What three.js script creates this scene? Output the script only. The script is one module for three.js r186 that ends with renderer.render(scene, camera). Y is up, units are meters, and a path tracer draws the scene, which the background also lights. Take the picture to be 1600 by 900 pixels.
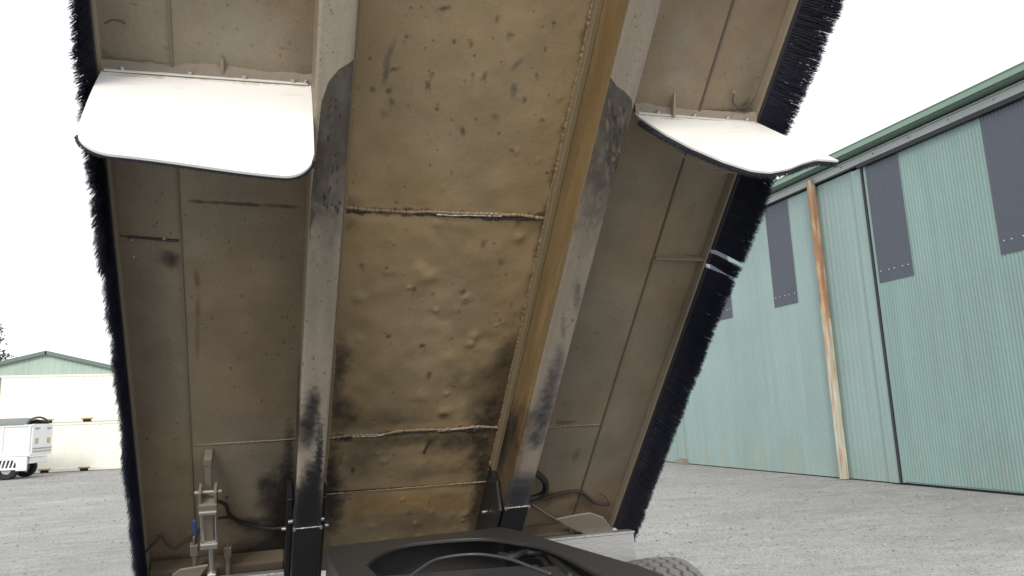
import * as THREE from 'three';
import { mergeGeometries, toCreasedNormals } from 'three/addons/utils/BufferGeometryUtils.js';
import { RoundedBoxGeometry } from 'three/addons/geometries/RoundedBoxGeometry.js';

// ---------------------------------------------------------------- camera, sky, sun, exposure
const scene = new THREE.Scene();
const rad = (d) => d * Math.PI / 180;
const EYE = 1.86, FOCAL = 1130.3;                       // metres, pixels of the 1600 x 900 photograph
const camera = new THREE.PerspectiveCamera(2 * Math.atan(450 / FOCAL) * 180 / Math.PI, 16 / 9, 0.05, 900);
camera.position.set(0, EYE, 0);
camera.rotation.order = 'YXZ';
camera.rotation.set(rad(9.925), rad(-18.80), rad(-2.286));
camera.updateMatrixWorld(true);

const renderer = new THREE.WebGLRenderer({ antialias: true });
renderer.setSize(1024, 576);
renderer.toneMapping = THREE.LinearToneMapping;
renderer.toneMappingExposure = 1.5;
renderer.shadowMap.enabled = true;

// small deterministic noise kit
function rng(seed) { let a = seed >>> 0; return () => { a = (a + 0x6D2B79F5) >>> 0; let t = a; t = Math.imul(t ^ (t >>> 15), t | 1); t ^= t + Math.imul(t ^ (t >>> 7), t | 61); return ((t ^ (t >>> 14)) >>> 0) / 4294967296; }; }
const LAT = new Float32Array(65536); { const r = rng(7); for (let i = 0; i < 65536; i++) LAT[i] = r(); }
function vnoise(x, y) {
  const xi = Math.floor(x), yi = Math.floor(y), fx = x - xi, fy = y - yi, u = fx * fx * (3 - 2 * fx), v = fy * fy * (3 - 2 * fy);
  const a = LAT[(xi & 255) + ((yi & 255) << 8)], b = LAT[((xi + 1) & 255) + ((yi & 255) << 8)], c = LAT[(xi & 255) + (((yi + 1) & 255) << 8)], d = LAT[((xi + 1) & 255) + (((yi + 1) & 255) << 8)];
  return a + (b - a) * u + (c - a) * v + (a - b - c + d) * u * v;
}
function fbm(x, y, o = 4) { let s = 0, a = 0.5, n = 0; for (let i = 0; i < o; i++) { s += a * vnoise(x + i * 17.3, y + i * 9.1); n += a; a *= 0.5; x *= 2.03; y *= 2.03; } return s / n; }
const clamp = (x, a = 0, b = 1) => Math.min(b, Math.max(a, x));
const sstep = (a, b, x) => { const t = clamp((x - a) / (b - a)); return t * t * (3 - 2 * t); };
const lerp = (a, b, t) => a + (b - a) * t;

{ // bright, even overcast: air and cloud only
  const w = 256, h = 128, d = new Float32Array(w * h * 4);
  for (let j = 0; j < h; j++) for (let i = 0; i < w; i++) {
    const el = (j + 0.5) / h * Math.PI - Math.PI / 2, az = i / w * 2 * Math.PI;
    const cl = fbm(3 + Math.cos(az) * 2.2 * Math.cos(el) + 5, Math.sin(az) * 2.2 * Math.cos(el) + 9 + Math.sin(el) * 2, 4);
    let l = 0.82 * (1 + 0.45 * Math.max(0, Math.sin(el))) * (0.90 + 0.2 * cl);
    if (el < -0.02) l = 0.5;
    const k = (j * w + i) * 4; d[k] = l * 0.985; d[k + 1] = l; d[k + 2] = l * 1.025; d[k + 3] = 1;
  }
  const sky = new THREE.DataTexture(d, w, h, THREE.RGBAFormat, THREE.FloatType);
  sky.mapping = THREE.EquirectangularReflectionMapping; sky.magFilter = THREE.LinearFilter; sky.minFilter = THREE.LinearFilter; sky.needsUpdate = true;
  scene.background = sky; scene.environment = sky;
}
const sun = new THREE.DirectionalLight(0xfff4e6, 1.3);
sun.position.set(-16, 25, 26); sun.target.position.set(0, 0, -8);
sun.castShadow = true; sun.shadow.radius = 30; sun.shadow.mapSize.set(2048, 2048);
Object.assign(sun.shadow.camera, { left: -40, right: 40, top: 40, bottom: -40, near: 1, far: 120 });
scene.add(sun, sun.target);

// ---------------------------------------------------------------- helpers
const V = (x, y, z) => new THREE.Vector3(x, y, z);
const ray = (px, py) => V((px - 800) / FOCAL, -(py - 450) / FOCAL, -1).applyEuler(camera.rotation);
const onY = (px, py, y) => { const d = ray(px, py); return d.multiplyScalar((y - EYE) / d.y).add(camera.position); };
const onX = (px, py, x) => { const d = ray(px, py); return d.multiplyScalar(x / d.x).add(camera.position); };
const onZ = (px, py, z) => { const d = ray(px, py); return d.multiplyScalar(z / d.z).add(camera.position); };
const used = new Map();
function numbered(n) { const k = used.get(n) ?? 0; used.set(n, k + 1); return k ? `${n}_${String(k).padStart(3, '0')}` : n; }
function obj(name, geo, material, parent = scene) {
  const g = Array.isArray(geo) ? mergeGeometries(geo.map(plain)) : geo;
  const m = new THREE.Mesh(g, material); m.name = parent === scene ? numbered(name) : name;
  m.castShadow = m.receiveShadow = true; parent.add(m); return m;
}
function plain(g) { const o = g.index ? g.toNonIndexed() : g; for (const k of Object.keys(o.attributes)) if (!['position', 'normal', 'uv'].includes(k)) o.deleteAttribute(k); return o; }
function thing(name, label, category, [x, y, z], turn = 0, group) {
  const o = new THREE.Group(); o.name = numbered(name); o.position.set(x, y, z); o.rotation.y = turn; o.userData = { label, category };
  if (group) o.userData.group = group; scene.add(o); return o;
}
const std = (c, roughness = 0.8, more = {}) => new THREE.MeshStandardMaterial({ color: Array.isArray(c) ? new THREE.Color().setRGB(...c) : c, roughness, ...more });
function box(x0, x1, y0, y1, z0, z1, r = 0) {
  const g = r ? new RoundedBoxGeometry(x1 - x0, y1 - y0, z1 - z0, 2, r) : new THREE.BoxGeometry(x1 - x0, y1 - y0, z1 - z0);
  return g.translate((x0 + x1) / 2, (y0 + y1) / 2, (z0 + z1) / 2);
}
// a tube of changing radius along a list of points
function tube(pts, r, radial = 7, smooth = 0) {
  let p = pts;
  if (smooth) p = new THREE.CatmullRomCurve3(pts).getPoints(smooth);
  const pos = [], idx = [], uv = []; let len = 0;
  const up0 = Math.abs(p[1].clone().sub(p[0]).normalize().y) > 0.9 ? V(1, 0, 0) : V(0, 1, 0); let nrm = null;
  p.forEach((q, i) => {
    const t = (p[Math.min(i + 1, p.length - 1)].clone().sub(p[Math.max(i - 1, 0)])).normalize();
    if (!nrm) nrm = up0.clone().cross(t).normalize(); nrm.addScaledVector(t, -nrm.dot(t)).normalize();
    const b = t.clone().cross(nrm), rr = typeof r === 'function' ? r(i / (p.length - 1), i) : r;
    if (i) len += q.distanceTo(p[i - 1]);
    for (let k = 0; k <= radial; k++) { const a = k / radial * 2 * Math.PI; const v = q.clone().addScaledVector(nrm, Math.cos(a) * rr).addScaledVector(b, Math.sin(a) * rr); pos.push(v.x, v.y, v.z); uv.push(k / radial, len); }
  });
  for (let i = 0; i < p.length - 1; i++) for (let k = 0; k < radial; k++) { const a = i * (radial + 1) + k, b = a + radial + 1; idx.push(a, a + 1, b, b, a + 1, b + 1); }
  const cap = (i, flip) => { const c = pos.length / 3; pos.push(p[i].x, p[i].y, p[i].z); uv.push(0, 0); for (let k = 0; k < radial; k++) { const a = i * (radial + 1) + k; flip ? idx.push(c, a, a + 1) : idx.push(c, a + 1, a); } };
  cap(0, false); cap(p.length - 1, true);
  const g = new THREE.BufferGeometry(); g.setAttribute('position', new THREE.Float32BufferAttribute(pos, 3)); g.setAttribute('uv', new THREE.Float32BufferAttribute(uv, 2)); g.setIndex(idx); g.computeVertexNormals(); return g;
}
function grid(nu, nv, f, fuv) {
  const pos = [], uv = [], idx = [];
  for (let j = 0; j <= nv; j++) for (let i = 0; i <= nu; i++) { const p = f(i / nu, j / nv); pos.push(p[0], p[1], p[2]); const t = fuv ? fuv(i / nu, j / nv, p) : [i / nu, j / nv]; uv.push(t[0], t[1]); }
  for (let j = 0; j < nv; j++) for (let i = 0; i < nu; i++) { const a = j * (nu + 1) + i, b = a + nu + 1; idx.push(a, a + 1, b + 1, a, b + 1, b); }
  const g = new THREE.BufferGeometry(); g.setAttribute('position', new THREE.Float32BufferAttribute(pos, 3)); g.setAttribute('uv', new THREE.Float32BufferAttribute(uv, 2)); g.setIndex(idx); g.computeVertexNormals(); return g;
}

// colour sheets that record paint, dust, soot and rust by place (sRGB bytes)
class Sheet {
  constructor(w, h, u0, u1, s0, s1) { Object.assign(this, { w, h, u0, u1, s0, s1 }); this.d = new Float32Array(w * h * 3); }
  each(fn) { const { w, h, u0, u1, s0, s1, d } = this; for (let j = 0; j < h; j++) { const s = lerp(s0, s1, (j + 0.5) / h); for (let i = 0; i < w; i++) { const u = lerp(u0, u1, (i + 0.5) / w), c = fn(u, s), k = (j * w + i) * 3; d[k] = c[0]; d[k + 1] = c[1]; d[k + 2] = c[2]; } } return this; }
  // a patch with a ragged outline and grain: centre, half sizes, turn, colour, strength
  stain(u, s, ru, rs, turn, col, k = 1, rag = 0.7, grain = 60, soft = false) {
    const { w, h, u0, u1, s0, s1, d } = this, R = Math.max(ru, rs) * 1.9, c = Math.cos(turn), n = Math.sin(turn), off = (u * 31.7 + s * 57.1) % 97;
    const i0 = Math.max(0, Math.floor((u - R - u0) / (u1 - u0) * w)), i1 = Math.min(w - 1, Math.ceil((u + R - u0) / (u1 - u0) * w));
    const j0 = Math.max(0, Math.floor((s - R - s0) / (s1 - s0) * h)), j1 = Math.min(h - 1, Math.ceil((s + R - s0) / (s1 - s0) * h));
    const f = 1.6 / Math.min(ru, rs), wide = soft || Math.min(ru, rs) > 0.018, hi = wide ? 1.45 : 1.05, lo = wide ? 0.05 : 0.45; if (wide) rag *= 0.55;
    for (let j = j0; j <= j1; j++) for (let i = i0; i <= i1; i++) {
      const x = lerp(u0, u1, (i + 0.5) / w) - u, y = lerp(s0, s1, (j + 0.5) / h) - s, a = (x * c + y * n) / ru, b = (-x * n + y * c) / rs;
      let q = Math.sqrt(a * a + b * b) + (fbm(x * f + off, y * f + off * 2, 4) - 0.5) * 2 * rag;
      let t = sstep(hi, lo, q) * k; if (t <= 0) continue;
      t *= 0.62 + 0.55 * fbm((u + x) * grain + 3, (s + y) * grain + 8, 3); t = clamp(t);
      const m = (j * w + i) * 3; d[m] = lerp(d[m], col[0], t); d[m + 1] = lerp(d[m + 1], col[1], t); d[m + 2] = lerp(d[m + 2], col[2], t);
    }
    return this;
  }
  area(fn) { const { w, h, u0, u1, s0, s1, d } = this; for (let j = 0; j < h; j++) { const s = lerp(s0, s1, (j + 0.5) / h); for (let i = 0; i < w; i++) { const r = fn(lerp(u0, u1, (i + 0.5) / w), s); if (!r) continue; const m = (j * w + i) * 3, a = clamp(r[0]); for (let c = 0; c < 3; c++) d[m + c] = lerp(d[m + c], r[c + 1], a); } } return this; }
  tex() {
    const { w, h, d } = this, b = new Uint8Array(w * h * 4);
    for (let i = 0; i < w * h; i++) { b[i * 4] = clamp(d[i * 3], 0, 255); b[i * 4 + 1] = clamp(d[i * 3 + 1], 0, 255); b[i * 4 + 2] = clamp(d[i * 3 + 2], 0, 255); b[i * 4 + 3] = 255; }
    return dataTex(b, w, h, true);
  }
}
function dataTex(b, w, h, colour) {
  const t = new THREE.DataTexture(b, w, h, THREE.RGBAFormat); t.magFilter = THREE.LinearFilter; t.minFilter = THREE.LinearMipmapLinearFilter; t.generateMipmaps = true;
  t.wrapS = t.wrapT = THREE.MirroredRepeatWrapping; if (colour) t.colorSpace = THREE.SRGBColorSpace; t.needsUpdate = true; return t;
}
function greyTex(w, h, fn) { const b = new Uint8Array(w * h * 4); for (let j = 0; j < h; j++) for (let i = 0; i < w; i++) { const v = clamp(fn(i, j)) * 255, k = (j * w + i) * 4; b[k] = b[k + 1] = b[k + 2] = v; b[k + 3] = 255; } return dataTex(b, w, h, false); }

// ---------------------------------------------------------------- ground
{
  const T = 16, S = new Sheet(2048, 2048, 0, T, 0, T), r = rng(41);
  S.each((x, y) => {
    const big = fbm(x * 0.35 + 2, y * 0.55 + 7, 4), mid = fbm(x * 2.2, y * 5.5, 3), fine = vnoise(x * 46, y * 46), speck = vnoise(x * 118 + 9, y * 118);
    let v = 139 + (big - 0.5) * 26 + (mid - 0.5) * 22 + (fine - 0.5) * 24 + (speck - 0.5) * 26;
    if (vnoise(x * 28 + 40, y * 28) > 0.86) v -= 24 * fine;
    return [v * 1.003, v * 1.0, v * 0.98];
  });
  for (let i = 0; i < 70; i++) S.stain(r() * T, r() * T, 0.12 + r() * 0.5, 0.05 + r() * 0.2, (r() - 0.5) * 0.7, r() < 0.7 ? [118, 117, 114] : [172, 171, 166], 0.45, 0.9, 22);
  const map = S.tex(); map.wrapS = map.wrapT = THREE.RepeatWrapping;
  const bump = greyTex(1024, 1024, (i, j) => 0.6 * vnoise(i * 0.21, j * 0.21) + 0.4 * vnoise(i * 0.5 + 30, j * 0.5)); bump.wrapS = bump.wrapT = THREE.RepeatWrapping; bump.repeat.set(4, 4);
  const g = new THREE.PlaneGeometry(800, 800, 1, 1).rotateX(-Math.PI / 2), uv = g.attributes.uv;
  for (let i = 0; i < uv.count; i++) uv.setXY(i, uv.getX(i) * 800 / T, uv.getY(i) * 800 / T);
  const m = obj('ground', g, std(0xffffff, 0.95, { map, bumpMap: bump, bumpScale: 0.012 })); m.userData = { kind: 'structure', label: 'pale grey compacted gravel yard' };
  // loose stones
  const stone = new THREE.IcosahedronGeometry(1, 0); { const p = stone.attributes.position; for (let i = 0; i < p.count; i++) { const k = 0.8 + 0.4 * vnoise(p.getX(i) * 3 + 9, p.getY(i) * 3 + p.getZ(i) * 5 + 4); p.setXYZ(i, p.getX(i) * k, p.getY(i) * k * 0.6, p.getZ(i) * k); } stone.computeVertexNormals(); }
  const N = 52000, im = new THREE.InstancedMesh(stone, std(0xffffff, 0.95), N), q = new THREE.Quaternion(), c = new THREE.Color();
  for (let i = 0; i < N; i++) {
    const right = r() < 0.72; let x, z;
    if (right) { z = -1.5 - 26 * Math.pow(r(), 1.35); x = 1.2 + r() * 11.9; } else { z = -9 - 30 * r(); x = -14 + r() * 13; }
    const big = r() < 0.04, e = (big ? 0.012 + r() * 0.012 : 0.004 + r() * 0.007) * (1 + -z * 0.012);
    q.setFromEuler(new THREE.Euler(r() * 0.6, r() * 6.28, r() * 0.6));
    im.setMatrixAt(i, new THREE.Matrix4().compose(V(x, e * 0.3, z), q, V(e, e, e * (0.7 + r() * 0.6))));
    const v = 0.17 + r() * 0.17; im.setColorAt(i, c.setRGB(v, v * 0.985, v * 0.95));
  }
  im.name = 'gravel'; im.userData = { kind: 'stuff', label: 'loose grey stones scattered over the yard', category: 'gravel' }; im.castShadow = im.receiveShadow = true; scene.add(im);
}

// ---------------------------------------------------------------- green shed beside the trailer
const WX = 13.35, YS = EYE / 1.9;                         // wall face, height scale
const metalGrain = greyTex(256, 256, (i, j) => fbm(i * 0.12, j * 0.12, 3));
function claddingTex(seed, r, g, b) {
  const S = new Sheet(1024, 512, 0, 16, 0, 8), rr = rng(seed);
  S.each((x, y) => { const st = fbm(x * 5.5 + seed, y * 0.35, 3), pa = fbm(x * 0.5 + seed, y * 0.6, 3), f = vnoise(x * 40, y * 12), k = 1 + (st - 0.5) * 0.09 + (pa - 0.5) * 0.08 + (f - 0.5) * 0.03; return [r * k, g * k, b * k]; });
  for (let i = 0; i < 60; i++) { const x = rr() * 16; S.stain(x, 0.05 + rr() * 0.5, 0.05 + rr() * 0.2, 0.2 + rr() * 0.5, 0, [152, 156, 140], 0.3, 0.9, 14); }
  const t = S.tex(); t.wrapS = THREE.RepeatWrapping; return t;
}
const shedGreen = std(0xffffff, 0.62, { map: claddingTex(3, 138, 159, 157) });
const doorGreen = std(0xffffff, 0.62, { map: claddingTex(11, 126, 151, 147) });
const trimGreen = std([0.19, 0.29, 0.235], 0.5), galv = std([0.36, 0.40, 0.39], 0.45, { metalness: 0.35, bumpMap: metalGrain, bumpScale: 0.002 }), darkGap = std([0.03, 0.032, 0.036], 0.8);
const PITCH = 0.0762;
// corrugated sheet on x = face, looking towards -x
function corr(z0, z1, y0, y1, face, depth = 0.013, pitch = PITCH) {
  const n = Math.max(6, Math.round((z1 - z0) / pitch * 8));
  return grid(n, 1, (a, b) => { const z = lerp(z1, z0, a); return [face - depth * 0.5 * (1 + Math.cos(z / pitch * 2 * Math.PI)), lerp(y0, y1, b), z]; }, (a, b, p) => [p[2] / 16, p[1] / 8]);
}
{
  const shed = thing('green_shed', 'long green corrugated metal shed with rusty downpipe and dark window strips', 'shed', [WX, 0, -14]);
  const at = (g) => g.translate(-WX, 0, 14);
  const TOP = 7.36, WB = 4.6 * YS;
  const zs = (v) => v * YS;
  // window strips as [z0, z1]
  const strips = [[zs(-19.85), zs(-18.9)], [zs(-16.93), zs(-15.94)]], doorStrips = [[zs(-13.08), zs(-12.12)], [zs(-10.08), zs(-9.13)], [zs(-7.1), zs(-6.15)]];
  const farStrips = [[zs(-25.75), zs(-24.8)], [zs(-22.8), zs(-21.85)]];
  const all = [...farStrips, ...strips];
  const pipeZ = zs(-14.86), doorZ = zs(-13.2);
  // cladding, left open behind the translucent strips
  const wall = [corr(-46, pipeZ, 0.03, WB + 0.12, WX)];
  let z = -46; for (const [a, b] of all) { wall.push(corr(z, a + 0.06, WB + 0.12, TOP, WX)); z = b - 0.06; } wall.push(corr(z, pipeZ, WB + 0.12, TOP, WX));
  obj('wall_cladding', wall.map(at), shedGreen, shed);
  obj('wall_cladding', at(mergeGeometries([corr(pipeZ, doorZ - 0.34, 0.03, TOP, WX + 0.01, 0.007, 0.15), box(WX - 0.055, WX + 0.02, 0.03, TOP - 0.04, doorZ - 0.34, doorZ - 0.03, 0.008)].map(plain))), shedGreen, shed);
  // sliding door
  const door = obj('sliding_door', (() => { const f = WX - 0.05, p = [corr(doorZ + 0.1, -2.2, 0.08, WB + 0.12, f)]; let q = doorZ + 0.1; for (const [a, b] of doorStrips) { if (a + 0.06 > q) p.push(corr(q, a + 0.06, WB + 0.12, TOP - 0.06, f)); q = b - 0.06; } p.push(corr(q, -2.2, WB + 0.12, TOP - 0.06, f)); return p.map(at); })(), doorGreen, shed);
  obj('door_frame', [at(box(WX - 0.075, WX - 0.02, 0.05, TOP - 0.05, doorZ + 0.05, doorZ + 0.12, 0.006)), at(box(WX - 0.04, WX, 0.05, 0.09, doorZ + 0.12, -2.2))], doorGreen, door);
  obj('door_seal', at(box(WX - 0.09, WX - 0.01, 0.03, TOP - 0.02, doorZ - 0.025, doorZ + 0.03)), darkGap, door);
  obj('door_track', at(box(WX - 0.16, WX, TOP - 0.055, TOP + 0.03, doorZ - 0.05, -2)), darkGap, shed);
  // translucent strips
  const pane = new THREE.MeshPhysicalMaterial({ color: new THREE.Color().setRGB(0.085, 0.10, 0.135), roughness: 0.3, transmission: 0.32, thickness: 0 });
  const screwGeo = new THREE.CylinderGeometry(0.011, 0.013, 0.012, 6).rotateZ(Math.PI / 2), screw = std([0.75, 0.76, 0.76], 0.4, { metalness: 0.3 });
  for (const [list, f, top] of [[all, WX - 0.012, TOP], [doorStrips, WX - 0.062, TOP - 0.07]]) for (const [a, b] of list) {
    const w = obj('window_strip', at(corr(a, b, WB, top, f)), pane, shed); w.userData.label = 'dark translucent corrugated window strip';
    for (let k = 0; k < 5; k++) { const zz = Math.round(lerp(a + 0.09, b - 0.09, k / 4) / PITCH) * PITCH; obj('screw', screwGeo, screw, w).position.set(f - 0.019 - WX, WB + 0.26, zz + 14); }
  }
  // bottom flashing and gap above the ground
  obj('base_rail', at(box(WX + 0.02, WX + 0.1, 0, 0.06, -46, -2)), darkGap, shed);
  // eave: galvanised fascia with rivets, dark soffit, green gutter
  const fas = obj('fascia', [at(box(WX - 0.10, WX + 0.05, TOP + 0.06, TOP + 0.25, -46, -2, 0.01)), at(box(WX - 0.13, WX - 0.10, TOP + 0.05, TOP + 0.085, -46, -2)), at(box(WX - 0.13, WX - 0.10, TOP + 0.225, TOP + 0.255, -46, -2))], galv, shed);
  const rvG = new THREE.SphereGeometry(0.018, 6, 4), rvM = std([0.2, 0.22, 0.22], 0.5); for (let k = 0; k < 44; k++) obj('rivet', rvG, rvM, fas).position.set(-0.104, TOP + 0.155, -31.5 + k);
  obj('soffit', at(box(WX - 0.28, WX + 0.05, TOP + 0.31, TOP + 0.335, -46, -2)), std([0.19, 0.27, 0.23], 0.8), shed);
  obj('gutter', at(mergeGeometries([box(WX - 0.36, WX - 0.345, TOP + 0.335, TOP + 0.48, -46, -2), box(WX - 0.345, WX + 0.05, TOP + 0.335, TOP + 0.345, -46, -2), box(WX - 0.375, WX - 0.345, TOP + 0.46, TOP + 0.49, -46, -2, 0.01)].map(plain))), trimGreen, shed);
  // roof and the walls that close the shed
  const rise = 3.1, half = 12;
  const roofG = grid(400, 1, (a, b) => { const zz = lerp(-2, -46, a); return [WX - 0.28 + b * (half + 0.3), TOP + 0.44 + b * rise - 0.012 * Math.cos(zz / 0.11 * 6.283) * 0.5, zz]; });
  const roof2 = grid(1, 1, (a, b) => [WX + half + b * half, TOP + 0.44 + rise - b * rise, lerp(-2, -46, a)]);
  obj('roof', [at(roofG), at(roof2)], trimGreen, shed);
  const gable = (zz) => { const s = new THREE.Shape([new THREE.Vector2(0.02, 0), new THREE.Vector2(2 * half, 0), new THREE.Vector2(2 * half, TOP + 0.4), new THREE.Vector2(half, TOP + 0.4 + rise), new THREE.Vector2(0.02, TOP + 0.4)]); return new THREE.ExtrudeGeometry(s, { depth: 0.06, bevelEnabled: false }).translate(0, 0, zz + 14); };
  obj('end_wall', gable(-46.05), shedGreen, shed); obj('end_wall', gable(-2.01), shedGreen, shed);
  obj('back_wall', box(2 * half - 0.06, 2 * half + 0.02, 0, TOP + 0.4, -32, 12), shedGreen, shed);
  obj('wall_stub', at(box(WX + 0.005, WX + 0.05, 0.03, TOP, -2.2, -1.96)), shedGreen, shed);
  // stored cartons seen dimly through one strip
  const carton = std([0.62, 0.57, 0.47], 0.9);
  obj('stored_carton', at(box(WX + 0.06, WX + 0.7, 5.0, 5.85, zs(-16.75), zs(-16.15), 0.02)), carton, shed);
  obj('stored_carton', at(box(WX + 0.06, WX + 0.7, 6.05, 6.75, zs(-16.85), zs(-16.2), 0.02)), carton, shed);
  obj('pallet_rack', at(box(WX + 0.2, WX + 1.2, 4.9, 4.98, zs(-18), zs(-15.2))), std([0.1, 0.12, 0.2], 0.6), shed);
  // rusty downpipe
  const P = new Sheet(128, 2048, 0, 0.4, 0, 7.6);
  P.each((x, y) => { const k = 1 + (fbm(x * 30, y * 3, 3) - 0.5) * 0.16; return [178 * k, 176 * k, 160 * k]; });
  const r2 = rng(5);
  for (let i = 0; i < 130; i++) { const y = 4.0 + 3.1 * r2(), c = r2(); P.stain(r2() * 0.4, y, 0.05 + r2() * 0.06, 0.2 + r2() * 0.4, 0, c < 0.45 ? [136, 102, 78] : c < 0.75 ? [156, 122, 94] : [184, 166, 132], 0.95, 0.8, 30); }
  for (let i = 0; i < 26; i++) P.stain(r2() * 0.4, 0.1 + 4.6 * r2(), 0.015 + r2() * 0.03, 0.1 + r2() * 0.5, 0, [166, 124, 92], 0.7, 0.9, 30);
  for (let i = 0; i < 10; i++) P.stain(r2() * 0.4, 0.5 + 3 * r2(), 0.04, 0.3, 0, [206, 204, 188], 0.7, 0.8, 20);
  const pw = 0.085, pd = 0.08, pipe = new THREE.ExtrudeGeometry((() => { const s = new THREE.Shape(); const R = 0.03; s.moveTo(-pw + R, -pd); s.lineTo(pw - R, -pd); s.quadraticCurveTo(pw, -pd, pw, -pd + R); s.lineTo(pw, pd - R); s.quadraticCurveTo(pw, pd, pw - R, pd); s.lineTo(-pw + R, pd); s.quadraticCurveTo(-pw, pd, -pw, pd - R); s.lineTo(-pw, -pd + R); s.quadraticCurveTo(-pw, -pd, -pw + R, -pd); return s; })(), { depth: TOP + 0.14, steps: 1, bevelEnabled: false, curveSegments: 4 }).rotateX(-Math.PI / 2);
  { const p = pipe.attributes.position, uv = pipe.attributes.uv; for (let i = 0; i < p.count; i++) uv.setXY(i, (p.getX(i) + p.getZ(i) + 0.2) / 0.4, p.getY(i) / 7.6); }
  const dp = obj('downpipe', pipe.translate(-0.125, 0.02, pipeZ + 14), std(0xffffff, 0.85, { map: P.tex() }), shed); dp.userData.label = 'rust streaked downpipe';
  // green painted column cover and its footing block further along
  obj('column_cover', at(box(WX - 0.09, WX + 0.02, 0.16, TOP, zs(-22.6), zs(-22.2), 0.015)), shedGreen, shed);
  obj('footing_block', at(box(WX - 0.22, WX + 0.05, 0, 0.15, zs(-22.65), zs(-22.15), 0.015)), std([0.26, 0.21, 0.17], 0.95), shed);
}

// ---------------------------------------------------------------- far left: stacked containers, gabled shed, tree, parked trailer
{
  const Z = -41.42 * YS, cx = -9.36 * YS, L = 6.06, Hc = 2.32, W = 2.44;
  const S = new Sheet(512, 256, 0, 6, 0, 2.4), r = rng(19);
  S.each((x, y) => { const k = 1 + (fbm(x * 1.2, y * 2, 4) - 0.5) * 0.06; return [243 * k, 242 * k, 230 * k]; });
  for (let i = 0; i < 24; i++) S.stain(r() * 6, 0.1 + r() * 2.2, 0.03 + r() * 0.05, 0.1 + r() * 0.5, 0, [222, 217, 198], 0.4, 0.9, 12);
  const cream = std(0xffffff, 0.6, { map: S.tex() }), ochre = std([0.48, 0.30, 0.10], 0.7), black = std([0.015, 0.015, 0.015], 0.9), creamPlain = std([0.80, 0.79, 0.71], 0.6);
  const make = (y, label) => {
    const c = thing('storage_container', label, 'container', [cx, y, Z], 0, 'cream containers stacked in the yard');
    const n = 21, seg = []; for (let k = 0; k < n; k++) { const x0 = -L / 2 + 0.16 + k * (L - 0.32) / n, w = (L - 0.32) / n; seg.push([x0, 0], [x0 + w * 0.36, 0], [x0 + w * 0.5, -0.014], [x0 + w * 0.86, -0.014]); } seg.push([L / 2 - 0.16, 0]);
    obj('side_panel', grid(seg.length - 1, 1, (a, b) => { const q = seg[Math.round(a * (seg.length - 1))]; return [q[0], lerp(0.17, Hc - 0.11, b), q[1] - 0.02]; }, (a, b) => [a, b]), cream, c);
    obj('top_rail', box(-L / 2 + 0.1, L / 2 - 0.1, Hc - 0.11, Hc - 0.01, -0.1, 0, 0.01), creamPlain, c);
    // bottom rail with two fork pockets
    const px = [-0.83, 0.83], gs = []; let x = -L / 2 + 0.1; for (const p of px) { gs.push(box(x, p - 0.18, 0.02, 0.17, -0.1, 0, 0.008)); x = p + 0.18; } gs.push(box(x, L / 2 - 0.1, 0.02, 0.17, -0.1, 0, 0.008));
    obj('bottom_rail', gs, creamPlain, c);
    for (const p of px) { const f = obj('fork_pocket', box(p - 0.18, p + 0.18, 0.0, 0.13, -0.3, -0.05), black, c); obj('pocket_lip', box(p - 0.26, p + 0.26, 0.13, 0.2, -0.07, 0.012, 0.008), ochre, f); }
    for (const sx of [-1, 1]) { obj('corner_post', box(sx * L / 2 - 0.08, sx * L / 2 + 0.08, 0.12, Hc - 0.12, -0.16, 0, 0.01), creamPlain, c); for (const sz of [0, 1]) for (const sy of [0, 1]) obj('corner_casting', box(sx * L / 2 - 0.09, sx * L / 2 + 0.09, sy ? Hc - 0.12 : 0, sy ? Hc : 0.12, sz ? -W : -0.16, sz ? -W + 0.16 : 0.005, 0.01), creamPlain, c); }
    obj('shell', box(-L / 2 + 0.01, L / 2 - 0.01, 0.15, Hc - 0.02, -W + 0.01, -0.12), creamPlain, c);
    obj('end_frame', box(-L / 2 - 0.02, -L / 2 + 0.005, 0.12, Hc - 0.12, -W + 0.1, -0.16), creamPlain, c); obj('end_frame', box(L / 2 - 0.005, L / 2 + 0.02, 0.12, Hc - 0.12, -W + 0.1, -0.16), creamPlain, c);
    return c;
  };
  make(0, 'cream storage container standing on the yard, lower of the stack');
  make(Hc + 0.015, 'cream storage container stacked on top of another container');

  // gabled shed behind
  const gz = -60, pk = onZ(73, 548, gz), half = 15, pitch = 0.262;
  const gs = thing('gabled_shed', 'pale green gabled metal shed behind the stacked containers', 'shed', [pk.x, 0, gz]);
  const n = 260, wallG = grid(n, 1, (a, b) => { const x = lerp(-half, half, a); return [x, b ? pk.y - 0.12 - Math.abs(x) * pitch : 0, 0.03 * Math.sin(x / 0.2 * 6.283)]; }, (a, b) => [a * 2, b]);
  obj('front_wall', wallG, std(0xffffff, 0.65, { map: claddingTex(23, 172, 191, 180) }), gs);
  const slope = Math.atan(pitch), len = half / Math.cos(slope) + 0.3;
  const roofM = std([0.24, 0.34, 0.29], 0.6);
  for (const s of [-1, 1]) {
    obj('roof', new THREE.BoxGeometry(len, 0.08, 30).translate(s * len / 2, -0.04, -14.8).rotateZ(-s * slope).translate(0, pk.y, 0), roofM, gs);
    obj('barge_board', new THREE.BoxGeometry(len, 0.26, 0.05).translate(s * len / 2, -0.14, 0.24).rotateZ(-s * slope).translate(0, pk.y, 0), std([0.14, 0.19, 0.17], 0.6), gs);
    obj('side_wall', box(s * half - 0.05, s * half + 0.05, 0, pk.y - half * pitch - 0.1, -29.5, -0.06), roofM, gs);
  }
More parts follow.
